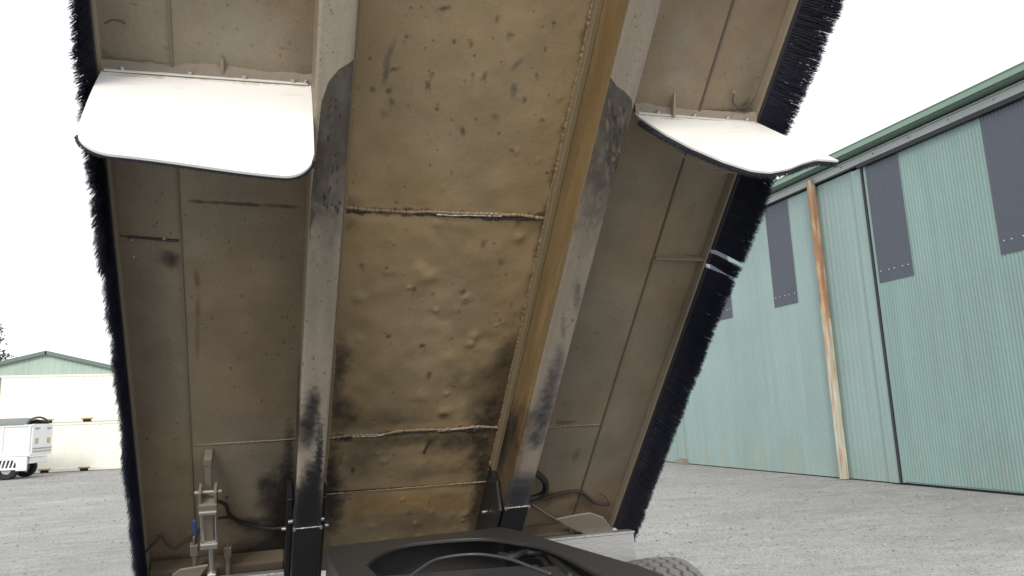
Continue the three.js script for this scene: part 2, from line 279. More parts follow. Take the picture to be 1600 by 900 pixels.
  obj('rear_wall', new THREE.ExtrudeGeometry(new THREE.Shape([new THREE.Vector2(-half, 0), new THREE.Vector2(half, 0), new THREE.Vector2(half, pk.y - half * pitch - 0.2), new THREE.Vector2(0, pk.y - 0.2), new THREE.Vector2(-half, pk.y - half * pitch - 0.2)]), { depth: 0.1, bevelEnabled: false }).translate(0, 0, -29.6), roofM, gs);
}
{ // tree at the far left, only the edge of its crown in view
  const tz = -78, e = onZ(17, 540, tz), tp = onZ(4, 508, tz), cx = e.x - 3.9, r = rng(77), top = tp.y + 1.2;
  const tree = thing('tall_tree', 'tall dark leafy tree rising beyond the gabled shed', 'tree', [cx, 0, tz]);
  obj('trunk', tube([V(0, -0.1, 0), V(0.1, 3, 0), V(-0.1, 6, 0.1), V(0, 9, 0)], (t) => 0.36 - 0.22 * t, 9, 14), std([0.10, 0.08, 0.06], 0.95), tree);
  const bark = std([0.11, 0.085, 0.065], 0.95), leafGeo = [], lp = [], ln = [];
  for (let k = 0; k < 26; k++) {
    const a = k * 2.399, y0 = 3.2 + k * (top - 4.5) / 26, L = (4.2 - 2.0 * k / 26) * (0.75 + r() * 0.35), tip = V(Math.cos(a) * L, y0 + 1 + r() * 1.2, Math.sin(a) * L);
    obj('limb', tube([V(0, y0, 0), V(tip.x * 0.5, y0 + 0.25, tip.z * 0.5), tip], (t) => 0.11 * (1 - 0.75 * t), 6, 6), bark, tree);
    for (let c = 0; c < 9; c++) {
      const f = 0.35 + 0.65 * (c / 8), ctr = V(tip.x * f, lerp(y0, tip.y, f), tip.z * f).add(V(r() - 0.5, r() - 0.3, r() - 0.5));
      for (let i = 0; i < 60; i++) {
        const p = ctr.clone().add(V((r() + r() - 1) * 0.85, (r() + r() - 1) * 0.5, (r() + r() - 1) * 0.85)), s = 0.06 + r() * 0.09, d = V(r() - 0.5, r() - 0.6, r() - 0.5).normalize(), q = V(r() - 0.5, r() - 0.5, r() - 0.5).cross(d).normalize();
        const A = p.clone().addScaledVector(d, s * 1.6), B = p.clone().addScaledVector(q, s * 0.6), D = p.clone().addScaledVector(q, -s * 0.6), E = p.clone().addScaledVector(d, -s * 1.2);
        for (const v of [A, B, D, B, E, D]) lp.push(v.x, v.y, v.z);
      }
    }
  }
  const lg = new THREE.BufferGeometry(); lg.setAttribute('position', new THREE.Float32BufferAttribute(lp, 3)); lg.computeVertexNormals();
  obj('crown', lg, std([0.055, 0.075, 0.05], 0.9, { side: THREE.DoubleSide }), tree).userData.kind = 'stuff';
}
function disc(r, d, n = 24) { return new THREE.CylinderGeometry(r, r, d, n).rotateX(Math.PI / 2); }
{ // white tipping trailer parked by the containers: local +x is its end panel, +z the side towards the yard
  const b = onY(45, 748.5, 0);
  const t = thing('parked_trailer', 'white tipping trailer with grey rolled tarp parked beside the cream containers', 'trailer', [b.x, 0, b.z], rad(-7));
  t.scale.setScalar(0.86);
  const white = std([0.78, 0.79, 0.80], 0.35), tarp = std([0.17, 0.19, 0.19], 0.85), blk = std([0.02, 0.02, 0.024], 0.85), amber = std([0.55, 0.40, 0.20], 0.5), grey = std([0.35, 0.36, 0.38], 0.5), dark = std([0.03, 0.035, 0.05], 0.6);
  const L = 6.2, y0 = 1.12, y1 = 2.62, w = 2.4;
  obj('tipping_body', [box(-L, -0.05, y0, y1, -w, 0, 0.03), box(-L, 0, y1 - 0.09, y1, 0, 0.05, 0.01), box(-L, 0, y0 - 0.02, y0 + 0.12, -0.02, 0.06, 0.015), ...[0, 1, 2, 3, 4, 5].map((k) => box(-0.16 - k * 1.18, -0.06 - k * 1.18, y0 + 0.12, y1 - 0.09, 0, 0.045, 0.01))], white, t);
  const end = obj('end_panel', box(-0.05, 0.03, y0 - 0.02, y1 + 0.02, -w + 0.03, -0.02, 0.02), white, t);
  for (const z of [-0.5, -1.9]) { obj('latch', box(0.03, 0.08, y1 - 0.22, y1 - 0.15, z - 0.22, z + 0.22, 0.01), grey, end); obj('marker_lamp', box(0.03, 0.06, 1.68, 1.95, z - 0.16, z + 0.16, 0.012), amber, end); }
  obj('rib', [box(0.03, 0.07, 1.42, 1.48, -w + 0.1, -0.1, 0.01), box(0.03, 0.07, 1.28, 1.33, -w + 0.1, -0.1, 0.01)], grey, end);
  // tarp heaped over the top
  obj('tarp', grid(40, 18, (a, q) => { const x = lerp(-L, -0.25, a), th = q * Math.PI, fold = 0.03 * fbm(x * 3, q * 6, 3), endR = sstep(1, 0.93, a) * 0.3 + 0.7; return [x, y1 + (Math.sin(th) * (0.36 + fold) * endR) - 0.02, -w / 2 + Math.cos(th) * (w / 2 + 0.06 + fold) * (0.985)]; }), tarp, t);
  obj('tarp_bow', tube(Array.from({ length: 13 }, (_, k) => { const th = k / 12 * Math.PI; return V(-0.22, y1 + Math.sin(th) * 0.36, -w / 2 + Math.cos(th) * (w / 2 + 0.02)); }), 0.05, 8), dark, t);
  obj('chassis_frame', [box(-L, -0.1, 0.78, 1.0, -0.95, -0.83), box(-L, -0.1, 0.78, 1.0, -w + 0.83, -w + 0.95)], blk, t);
  obj('end_bar', box(-0.3, -0.08, 0.72, 1.02, -w + 0.2, -0.2, 0.03), white, t);
  for (const x of [-1.05, -2.35]) {
    for (const z of [-0.2, -w + 0.2]) {
      const wh = obj('wheel', disc(0.24, 0.3).translate(x, 0.5, z), grey, t);
      obj('tyre', new THREE.LatheGeometry([[0.27, -0.15], [0.42, -0.17], [0.485, -0.145], [0.5, -0.1], [0.5, 0.1], [0.485, 0.145], [0.42, 0.17], [0.27, 0.15], [0.27, -0.15]].map(([a, c]) => new THREE.Vector2(a, c)), 36).rotateX(Math.PI / 2).translate(x, 0.5, z), blk, wh);
    }
    const arc = (R, d, z0, z1) => { const s = new THREE.Shape(); s.absarc(0, 0, R, 0.18, Math.PI - 0.18, false); s.absarc(0, 0, R - d, Math.PI - 0.18, 0.18, true); return new THREE.ExtrudeGeometry(s, { depth: z1 - z0, bevelEnabled: false, curveSegments: 20 }).translate(x, 0.5, z0); };
    obj('mudguard', [arc(0.62, 0.03, -0.45, 0.02), arc(0.62, 0.1, 0.02, 0.045)], white, t);
  }
  // white side skirt with dark louvres over the wheels
  const sk = obj('side_skirt', [box(-L, -0.14, 0.92, 1.1, -0.1, 0.03, 0.015), box(-0.62, -0.14, 0.4, 0.93, -0.1, 0.03, 0.03), box(-1.75, -1.35, 0.3, 0.93, -0.1, 0.03, 0.03), box(-1.36, -0.6, 0.46, 0.56, -0.1, 0.03, 0.015)], white, t);
  obj('louvre_backing', box(-1.36, -0.6, 0.55, 0.93, -0.09, -0.05), dark, sk);
  for (let k = 0; k < 4; k++) obj('louvre', new THREE.BoxGeometry(0.07, 0.38, 0.05).rotateZ(-0.25).translate(-1.24 + k * 0.17, 0.74, -0.01), white, sk);
  obj('tool_box', box(-2.6, -1.78, 0.5, 0.92, -0.12, 0.02, 0.02), dark, t);
  obj('reflector_strip', box(-2.7, -1.76, 0.42, 0.48, 0.0, 0.035), amber, t);
}

// ---------------------------------------------------------------- the raised tipping trailer
// body frame: u across, s up along the raised floor, n out of its underside; hinge end at s = 0
const K = 1.0426, TILT = rad(48.8), SV = V(0, Math.sin(TILT), Math.cos(TILT)), NV = V(0, -Math.cos(TILT), Math.sin(TILT));
const C19 = V(0, 1.9, 0), O19 = V(0, 1.18697, -3.92762), OW = O19.clone().sub(C19).multiplyScalar(K).add(camera.position);
const BASE = V(0.7, 0, -3.6);
const trailer = thing('tipper_trailer', 'tipping trailer with its dusty beige body raised, seen from underneath, white guards and black brushes', 'trailer', BASE.toArray());
const bodyM = new THREE.Matrix4().makeBasis(V(1, 0, 0), SV, NV).scale(V(K, K, K)).setPosition(OW.clone().sub(BASE));
const B = (g) => { g.applyMatrix4(bodyM); return g; };
const TB = (g) => g.translate(-BASE.x, -BASE.y, -BASE.z);       // world to trailer
// photo pixel to (u, s) on the plane n = off
function pf(px, py, off = 0) { const d = ray(px, py), t = (off - 2.485533) / NV.dot(d), p = C19.clone().addScaledVector(d, t); return [p.x, p.clone().sub(O19).dot(SV)]; }
const bp = (px, py, off) => { const [u, s] = pf(px, py, off); return V(u, s, off); };
// a stain given in photo pixels: half sizes in pixels, turn in the picture
function mark(sheet, px, py, rx, ry, turn, col, k = 1, rag = 0.6, off = 0, shift = 0, soft = false) {
  const [u, s] = pf(px, py, off), [u2] = pf(px + 1, py, off), s2 = pf(px, py - 1, off)[1], mu = u2 - u, ms = s2 - s;
  sheet.stain(u + shift, s, Math.max(rx * mu, 0.002), Math.max(ry * ms, 0.002), -turn, col, k, rag, 60, soft);
}
const SMAX = 4.0, UL = -0.503, UFL = -0.303, BL0 = 0.118, BL1 = 0.229, WL = 0.257, WR = 1.045, BR0 = 1.068, BR1 = 1.183, UFR = 1.589, UR = 1.85, BD = 0.24;
const grain = greyTex(512, 512, (i, j) => 0.5 * fbm(i * 0.06, j * 0.06, 4) + 0.35 * vnoise(i * 0.35, j * 0.35) + 0.15 * vnoise(i * 0.9, j * 0.9)); grain.wrapS = grain.wrapT = THREE.RepeatWrapping; grain.repeat.set(2, 6);
const SOOT = [30, 28, 28], GREY = [84, 82, 84], RUST = [98, 70, 44], DUST = [176, 160, 132], BRN = [82, 66, 46];

// --- centre floor plates
const FS = new Sheet(1024, 2048, 0.2, 1.1, 0, 3);
FS.each((u, s) => {
  const big = fbm(u * 2.4 + 3, s * 2.0 + 1, 4), mid = fbm(u * 9, s * 7, 3), f = vnoise(u * 160, s * 130), st = fbm(u * 4 + 9, s * 22, 3), warm = fbm(u * 3 + 40, s * 2.6 + 7, 3);
  const k = 1 + (big - 0.5) * 0.22 + (mid - 0.5) * 0.12 + (f - 0.5) * 0.05 + (st - 0.5) * 0.05;
  return [lerp(156, 162, warm) * k, lerp(140, 139, warm) * k, lerp(114, 100, warm) * k];
});
{
  const r = rng(101);
  const dots = [[695, 13, 9, 4], [777, 30, 3, 7], [798, 55, 6, 6], [710, 65, 3, 4], [737, 68, 4, 5], [635, 57, 3, 3], [612, 160, 5, 6], [599, 178, 7, 7], [675, 117, 4, 5], [669, 133, 4, 7], [757, 120, 4, 8], [773, 182, 8, 5], [847, 188, 5, 3], [820, 157, 3, 5], [723, 205, 4, 7], [683, 170, 4, 4], [739, 117, 3, 4], [838, 117, 3, 4], [800, 235, 5, 3], [582, 140, 5, 5], [607, 142, 5, 5], [755, 379, 5, 7], [783, 409, 5, 5], [722, 456, 5, 4], [647, 451, 4, 4], [727, 542, 6, 6], [660, 540, 5, 3], [670, 585, 4, 6], [565, 414, 4, 4], [799, 474, 3, 3], [851, 340, 7, 5], [809, 346, 6, 5], [607, 525, 5, 4], [693, 648, 6, 6], [551, 736, 4, 5], [640, 800, 5, 4], [765, 650, 4, 4], [770, 60, 2, 2], [852, 76, 3, 5], [866, 36, 4, 3]];
  for (const [x, y, a, b] of dots) { mark(FS, x, y, a * 1.1, b * 1.1, (r() - 0.5) * 0.8, [74, 66, 58], 0.5 + r() * 0.4, 0.9, 0, 0, true); if (r() < 0.5) mark(FS, x + (r() - 0.5) * 8, y + 4 + r() * 8, 2, 5, 0, [112, 98, 76], 0.6, 0.8, 0, 0, true); }
  for (let i = 0; i < 90; i++) { const x = 545 + r() * 340, y = r() * 800; mark(FS, x, y, 1 + r() * 2.4, 1 + r() * 2.4, 0, r() < 0.6 ? BRN : [104, 92, 72], 0.7, 0.8, 0, 0, true); }
  // grey rub streaks
  for (const [x, y, a, b, t] of [[608, 85, 5, 26, 0.28], [603, 115, 6, 18, 0.1], [809, 99, 5, 13, 0.6], [803, 143, 6, 14, -0.1], [617, 108, 9, 3, -0.4]]) mark(FS, x, y, a, b, t, [96, 90, 84], 0.8, 0.8, 0, 0, true);
  // soot low down
  for (const [x, y, a, b, k] of [[780, 590, 34, 32, 0.8], [768, 640, 30, 34, 0.85], [530, 563, 16, 26, 0.65], [537, 645, 22, 20, 0.8], [524, 610, 12, 30, 0.5], [730, 590, 30, 18, 0.35], [713, 694, 30, 14, 0.6], [744, 684, 22, 14, 0.7], [757, 723, 20, 30, 0.8], [516, 745, 12, 50, 0.9], [520, 790, 16, 36, 0.85], [747, 780, 10, 50, 0.8], [560, 720, 30, 24, 0.4], [680, 735, 50, 10, 0.3], [625, 690, 60, 8, 0.5], [600, 655, 50, 14, 0.3], [790, 560, 16, 30, 0.6], [640, 815, 60, 14, 0.35], [545, 350, 16, 10, 0.3], [548, 318, 14, 10, 0.4]]) mark(FS, x, y, a * 1.2, b * 1.25, 0, SOOT, k * 0.85, 0.8);
  // warm rusty bloom on the lowest plate, pale dust above it
  for (const [x, y, a, b, k] of [[590, 790, 60, 14, 0.5], [690, 785, 60, 16, 0.5], [640, 775, 80, 8, 0.4]]) mark(FS, x, y, a, b, 0, [150, 112, 66], k, 0.8);
  for (let i = 0; i < 36; i++) mark(FS, 540 + r() * 300, r() * 640, 20 + r() * 40, 12 + r() * 26, r() * 3, r() < 0.5 ? [172, 152, 116] : [142, 122, 88], 0.35, 0.9);
  // burnt edges along the welds
  for (let i = 0; i < 70; i++) { const t = r(), [x, y] = i % 2 ? [lerp(540, 852, t), lerp(328, 340, t)] : [lerp(512, 783, t), lerp(685, 665, t)]; mark(FS, x, y + (r() - 0.5) * 8, 6 + r() * 10, 2 + r() * 4, 0, r() < 0.6 ? [62, 50, 38] : RUST, 0.65, 0.8); }
  for (let i = 0; i < 60; i++) { const t = r(); mark(FS, lerp(928, 748, t), lerp(3, 800, t), 4 + r() * 6, 8 + r() * 16, 0.2, [92, 74, 48], 0.4, 0.8); }
}
{ const r = rng(333); for (let i = 0; i < 50; i++) FS.stain(lerp(WL, WR, r()), r() * 2.9, 0.0012, 0.010 + r() * 0.04, (r() - 0.5) * 2.6, r() < 0.5 ? [180, 164, 132] : [104, 90, 70], 0.5, 0.7, 60); }
const floorMat = std(0xffffff, 0.46, { map: FS.tex(), bumpMap: grain, bumpScale: 0.0012 });
const bumps = []; { const r = rng(55);
  for (const [x, y, a, h] of [[660, 432, 0.05, 0.007], [590, 455, 0.06, 0.006], [540, 540, 0.07, 0.006], [700, 560, 0.05, 0.006], [640, 560, 0.05, -0.006], [735, 600, 0.07, 0.007], [600, 605, 0.06, -0.007], [560, 600, 0.05, 0.006], [660, 620, 0.05, 0.006], [760, 530, 0.06, -0.006], [580, 500, 0.07, 0.006], [690, 500, 0.06, -0.005], [720, 715, 0.06, 0.006], [570, 700, 0.06, -0.006], [650, 735, 0.08, 0.006], [700, 640, 0.05, 0.007], [620, 650, 0.05, 0.006], [760, 400, 0.08, 0.005], [600, 390, 0.08, -0.006], [690, 250, 0.1, 0.004], [600, 240, 0.09, -0.004], [780, 290, 0.08, 0.004]]) { const [u, s] = pf(x, y); bumps.push([u, s, a, h]); }
  for (let i = 0; i < 120; i++) bumps.push([0.28 + r() * 0.75, 0.1 + 1.9 * Math.pow(r(), 1.3), 0.012 + r() * 0.03, (r() - 0.3) * 0.012]);
  for (let i = 0; i < 40; i++) bumps.push([0.28 + r() * 0.75, 0.1 + r() * 2.7, 0.009 + r() * 0.008, (r() - 0.2) * 0.006]); }
function floorN(u, s) {
  let n = (fbm(u * 5 + 2, s * 5, 3) - 0.5) * 0.014 * (s < 2 ? 1.3 : 0.6) + (fbm(u * 16, s * 16 + 5, 2) - 0.5) * 0.003;
  for (const [a, b, R, h] of bumps) { const q = ((u - a) ** 2 + (s - b) ** 2) / (R * R); if (q < 4) n += h * Math.exp(-q * 2); }
  const e = Math.min(u - WL, WR - u); return n * sstep(0, 0.05, e);
}
const cuts = [-0.02, 0.518, 0.868, 1.973, SMAX];
for (let k = 0; k < 4; k++) {
  const s0 = cuts[k] + 0.002, s1 = cuts[k + 1] - 0.002, lift = [0.006, 0, 0.003, 0][k];
  const p = obj('floor_plate', B(grid(130, Math.max(40, Math.round((s1 - s0) * 150)), (a, b) => { const u = lerp(WL - 0.012, WR + 0.012, a), s = lerp(s0, s1, b), ed = Math.min(s - s0, s1 - s); return [u, s, floorN(u, s) * sstep(0, 0.06, ed) + lift]; }, (a, b, q) => [(q[0] - 0.2) / 0.9, q[1] / 3])), floorMat, trailer);
  if (k === 0) p.userData.label = 'rusty lowest floor plate';
}
// weld beads: lumpy runs of metal
const weldMat = std([0.30, 0.23, 0.15], 0.5, { metalness: 0.25 }), weldBright = std([0.50, 0.47, 0.42], 0.35, { metalness: 0.6 }), weldDark = std([0.06, 0.05, 0.045], 0.7);
function bead(a, b, rad0, seed, wander = 0.004, step = 0.005) {
  const r = rng(seed), L = a.distanceTo(b), n = Math.ceil(L / step), pts = [];
  for (let i = 0; i <= n; i++) { const t = i / n, p = a.clone().lerp(b, t), w = (fbm(t * L * 9 + seed, seed, 3) - 0.5) * 2 * wander; const d = b.clone().sub(a).normalize(); p.x += -d.y * w; p.y += d.x * w; p.z += (r() - 0.5) * 0.001; pts.push(p); }
  return B(tube(pts, (t, i) => rad0 * (0.55 + 0.75 * LAT[(i * 7 + seed * 131) & 65535] * (0.5 + fbm(t * L * 14, seed + 3, 2))), 6));
}
obj('weld_bead', bead(V(WL + 0.002, 1.976, 0.004), V(WR - 0.002, 1.982, 0.004), 0.0085, 11, 0.009), weldMat, trailer);
obj('weld_slag', bead(V(WL + 0.004, 1.966, 0.002), V(WR - 0.004, 1.972, 0.002), 0.007, 21, 0.010), weldDark, trailer);
obj('weld_slag', bead(V(WL + 0.004, 0.853, 0.002), V(WR - 0.004, 0.874, 0.002), 0.007, 22, 0.014), weldDark, trailer);
obj('weld_bead', bead(V(0.60, 1.973, 0.010), V(0.86, 1.981, 0.010), 0.004, 12, 0.006), weldBright, trailer);
obj('weld_bead', bead(V(WL + 0.002, 0.862, 0.004), V(WR - 0.002, 0.884, 0.004), 0.0085, 13, 0.014), weldMat, trailer);
obj('weld_bead', bead(V(0.36, 0.861, 0.010), V(0.50, 0.868, 0.010), 0.0045, 14, 0.008), weldBright, trailer);
obj('weld_bead', bead(V(0.75, 0.876, 0.009), V(1.0, 0.886, 0.009), 0.003, 15, 0.008), weldBright, trailer);
obj('weld_bead', bead(V(WL, 0.516, 0.008), V(WR, 0.524, 0.008), 0.004, 16, 0.002), weldMat, trailer);
obj('weld_bead', bead(V(...pf(673, 685), 0.004), V(...pf(661, 708), 0.004), 0.006, 17, 0.008), weldDark, trailer);
obj('weld_bead', bead(V(WL + 0.001, 0.0, 0.006), V(WL + 0.001, SMAX, 0.006), 0.006, 18, 0.0025, 0.006), weldMat, trailer);
obj('weld_bead', bead(V(WR - 0.001, 0.0, 0.006), V(WR - 0.001, SMAX, 0.006), 0.0062, 19, 0.003, 0.006), weldMat, trailer);

// --- box beams under the floor
function beamSheet(u0, seed, side) { const dim = side > 0 ? 0.91 : 1;
  const S = new Sheet(512, 2048, 0, 0.595, 0, 3);   // across: around the section; along: s
  S.each((p, s) => {
    const k = 1 + (fbm(p * 9 + seed, s * 2.2, 4) - 0.5) * 0.24 + (vnoise(p * 140, s * 120) - 0.5) * 0.06 + (fbm(p * 40 + seed, s * 3, 2) - 0.5) * 0.1;
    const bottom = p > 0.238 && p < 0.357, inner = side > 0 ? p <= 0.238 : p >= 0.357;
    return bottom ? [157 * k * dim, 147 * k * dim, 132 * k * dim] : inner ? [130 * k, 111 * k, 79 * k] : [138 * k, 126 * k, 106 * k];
  });
  return S;
}
function beamGeo(u0, u1, s0, s1) {
  const R = 0.014, pr = [[u0, 0.0], [u0, BD - R - 0.003], [u0, BD - R]]; for (let k = 1; k < 5; k++) { const a = k / 5 * Math.PI / 2; pr.push([u0 + R - R * Math.cos(a), BD - R + R * Math.sin(a)]); }
  pr.push([u0 + R, BD], [u0 + R + 0.003, BD], [u1 - R - 0.003, BD], [u1 - R, BD]); for (let k = 1; k < 5; k++) { const a = k / 5 * Math.PI / 2; pr.push([u1 - R + R * Math.sin(a), BD - R + R * Math.cos(a)]); } pr.push([u1, BD - R], [u1, BD - R - 0.003], [u1, 0]);
  const ac = [0]; for (let i = 1; i < pr.length; i++) ac.push(ac[i - 1] + Math.hypot(pr[i][0] - pr[i - 1][0], pr[i][1] - pr[i - 1][1]));
  const tot = ac[ac.length - 1], ns = 60;
  return B(grid(pr.length - 1, ns, (a, b) => { const i = Math.round(a * (pr.length - 1)); return [pr[i][0], lerp(s0, s1, b), pr[i][1]]; }, (a, b, q) => { const i = Math.round(a * (pr.length - 1)); return [ac[i] / tot, q[1] / 3]; }));
}
{
  const L = beamSheet(BL0, 3, -1), R = beamSheet(BR0, 8, 1), r = rng(202);
  const ml = (x, y, a, b, t, c, k, rag = 0.7) => mark(L, x, y, a, b, t, c, k, rag, BD, 0.24 - BL0), mr = (x, y, a, b, t, c, k, rag = 0.7) => mark(R, x, y, a, b, t, c, k, rag, BD, 0.24 - BR0);
  // the black worn patch with a curved head on each beam
  // worn black pads with a crisp curved head on each beam
  const hl = [[1, pf(546, 94, BD)[1]], [0.62, pf(522, 108, BD)[1]], [0.36, pf(508, 128, BD)[1]], [0.2, pf(500, 160, BD)[1]], [0.12, pf(497, 240, BD)[1]], [0, pf(492, 330, BD)[1]]], endL = pf(510, 352, BD)[1];
  const hr = [[0, pf(963, 124, BD)[1]], [0.25, pf(968, 136, BD)[1]], [0.55, pf(978, 144, BD)[1]], [0.85, pf(988, 156, BD)[1]], [1, pf(990, 172, BD)[1]]], endR = pf(920, 352, BD)[1];
  const head = (tab, t) => { for (let i = 1; i < tab.length; i++) { const [a, x] = tab[i - 1], [b, y] = tab[i]; if ((t - a) * (t - b) <= 0) return lerp(x, y, (t - a) / (b - a || 1)); } return tab[0][1]; };
  const pad = (S, tab, end, warm) => S.area((p, s) => {
    const t = (p - 0.24) / 0.113; if (t < -0.02 || t > 1.02 || s < end - 0.25) return null;
    const h = head(tab, clamp(t)), n = fbm(p * 60, s * 34, 4), m = fbm(p * 22 + 5, s * 12, 3); if (s > h + 0.002) return null;
    const along = sstep(end - 0.12, h - 0.22, s + (m - 0.5) * 0.5), a = (0.25 + 0.75 * along) * (0.78 + 0.4 * (n - 0.5)) * sstep(end - 0.2, end + 0.1, s + (n - 0.5) * 0.3);
    const w = sstep(0.42, 0.8, n) * warm * 0.6, g = sstep(0.45, 0.85, m) * 0.55; return [a, lerp(lerp(46, 104, w), 92, g), lerp(lerp(43, 86, w), 92, g), lerp(lerp(41, 64, w), 94, g)];
  });
  pad(L, hl, endL, 0.7); pad(R, hr, endR, 1);
  for (let i = 0; i < 40; i++) ml(506 + r() * 26, 150 + r() * 180, 1 + r() * 2, 2 + r() * 6, 0.1, r() < 0.4 ? [110, 96, 76] : [24, 23, 23], 0.6, 0.6);
  for (const [x, y, a, b, k] of [[490, 630, 12, 26, 0.85], [486, 660, 13, 30, 0.8], [483, 690, 10, 16, 0.5], [500, 690, 7, 36, 0.5], [488, 745, 14, 26, 0.9], [492, 780, 12, 30, 0.95], [478, 805, 24, 30, 1], [480, 830, 28, 34, 1], [500, 720, 6, 40, 0.8], [492, 760, 14, 40, 1], [476, 790, 20, 30, 0.8], [476, 815, 34, 50, 1], [480, 790, 30, 40, 0.8]]) ml(x, y, a, b, 0, [32, 32, 36], k, 0.8);
  for (let i = 0; i < 60; i++) ml(470 + r() * 70, r() * 640, 0.8 + r() * 1.6, 1 + r() * 2.4, 0, [92, 82, 70], 0.7, 0.5);
  for (let i = 0; i < 50; i++) mr(948 + r() * 30, 160 + r() * 130, 1.5 + r() * 3, 4 + r() * 10, -0.3, r() < 0.5 ? [130, 112, 88] : [36, 34, 33], 0.65, 0.7);
  for (const [x, y, a, b, k] of [[875, 560, 9, 30, 0.45], [866, 590, 11, 30, 0.65], [857, 625, 12, 32, 0.8], [846, 658, 13, 30, 0.85], [836, 686, 12, 18, 0.85], [902, 460, 7, 26, 0.4], [880, 510, 6, 26, 0.3], [812, 775, 34, 34, 1], [806, 800, 34, 30, 1], [820, 760, 24, 24, 0.5], [800, 740, 10, 30, 0.5]]) mr(x, y, a, b, -0.25, [52, 52, 58], k, 0.6);
  for (let i = 0; i < 50; i++) { const t = r(); mr(lerp(1010, 850, t) + (r() - 0.5) * 30, t * 700, 0.8 + r() * 1.6, 1 + r() * 2.4, 0, [86, 76, 64], 0.7, 0.5); }
  // inner side of the far beam: drips and soot near its foot (section coordinate 0 to 0.24)
  for (let i = 0; i < 26; i++) R.stain(r() * 0.22, 0.4 + r() * 0.75, 0.02 + r() * 0.05, 0.05 + r() * 0.12, 0, SOOT, 0.5, 0.9);
  for (let i = 0; i < 40; i++) R.stain(r() * 0.23, r() * 3, 0.01 + r() * 0.03, 0.06 + r() * 0.3, 0, r() < 0.5 ? [172, 144, 96] : [124, 98, 58], 0.5, 0.9);
  for (let i = 0; i < 24; i++) L.stain(r() * 0.22, 0.3 + r() * 0.9, 0.03 + r() * 0.05, 0.06 + r() * 0.16, 0, SOOT, 0.8, 0.9);
  obj('beam', beamGeo(BL0, BL1, 0.57, SMAX), std(0xffffff, 0.55, { map: L.tex(), bumpMap: grain, bumpScale: 0.001 }), trailer);
  obj('beam', beamGeo(BR0, BR1, 0.59, SMAX), std(0xffffff, 0.55, { map: R.tex(), bumpMap: grain, bumpScale: 0.001 }), trailer);
  const fl = std([0.26, 0.205, 0.125], 0.65, { bumpMap: grain, bumpScale: 0.001 });
  obj('beam_flange', B(box(BL1, WL, -0.02, SMAX, -0.003, 0.03, 0.004)), fl, trailer);
  obj('beam_flange', B(box(WR, BR0, -0.02, SMAX, -0.003, 0.045, 0.004)), fl, trailer);
}
// black pivot brackets closing the lower ends of the beams
{
  const blk = std([0.018, 0.018, 0.02], 0.38), zinc = std([0.6, 0.6, 0.62], 0.3, { metalness: 0.8 });
  for (const [u0, u1, top] of [[BL0, BL1, 0.565], [BR0, BR1, 0.585]]) {
    const b = obj('pivot_bracket', [B(box(u0 - 0.004, u1 + 0.004, 0.05, top, -0.02, BD + 0.004, 0.006)), B(box(u0 - 0.03, u0 - 0.004, 0.0, top + 0.05, -0.01, 0.12, 0.005)), B(box(u1 + 0.004, u1 + 0.03, 0.0, top + 0.05, -0.01, 0.12, 0.005))], blk, trailer);
    obj('weld_bead', bead(V(u0 - 0.004, top + 0.001, BD + 0.002), V(u1 + 0.004, top + 0.004, BD + 0.002), 0.0035, 30 + Math.round(u0 * 10), 0.001), weldBright, b);
    for (const [u, s] of [[u0, top], [u1, top]]) obj('bolt', B(new THREE.CylinderGeometry(0.007, 0.007, 0.012, 6).rotateX(Math.PI / 2).translate(u, s + 0.004, BD + 0.007)), zinc, b);
    for (const [s, n] of [[0.40, 0.09], [0.50, 0.14]]) for (const [sx, uu] of [[-1, u0 - 0.004], [1, u1 + 0.004]]) obj('bolt', B(new THREE.CylinderGeometry(0.009, 0.009, 0.02, 6).rotateZ(Math.PI / 2).translate(uu + sx * (n < 0.12 ? 0.034 : 0.008), s, n)), zinc, b);
  }
  // wedge gusset at the inner foot of the far beam
  const g = new THREE.Shape([[0, 0], [0.24, 0], [0.24, 0.29], [0.12, 0.36], [0.0, 0.34]].map(([a, b]) => new THREE.Vector2(a, b)));
  const w = new THREE.ExtrudeGeometry(g, { depth: 0.012, bevelEnabled: false }); // x -> n, y -> s, z -> u
  const m = new THREE.Matrix4().makeBasis(V(0, 0, 1), V(0, 1, 0), V(-1, 0, 0)).setPosition(BR0 - 0.014, 0.28, 0);
  obj('gusset', B(w.applyMatrix4(m)), blk, trailer);
}

// --- outer wing panels
function wingSheet(u0, u1, seed) {
  const S = new Sheet(768, 2048, u0, u1, 0, 3);
  S.each((u, s) => {
    const big = fbm(u * 3 + seed, s * 2 + seed, 4), mid = fbm(u * 14 + seed, s * 9, 3), f = vnoise(u * 170, s * 150), st = fbm(u * 5, s * 26 + seed, 2), cool = sstep(0.42, 0.62, fbm(u * 2.2 + seed * 3, s * 1.4 + 4, 3));
    const k = 1 + (big - 0.5) * 0.22 + (mid - 0.5) * 0.1 + (f - 0.5) * 0.06 + (st - 0.5) * 0.05;
    const gr = 1 + 0.14 * (fbm(u * 7 + seed, s * 6, 3) - 0.5); return [lerp(136, 132, cool) * k * gr, lerp(120, 122, cool) * k * gr, lerp(98, 105, cool) * k * gr];
  });
  return S;
}
const WLs = wingSheet(-0.52, 0.14, 5), WRs = wingSheet(1.16, 1.87, 9);
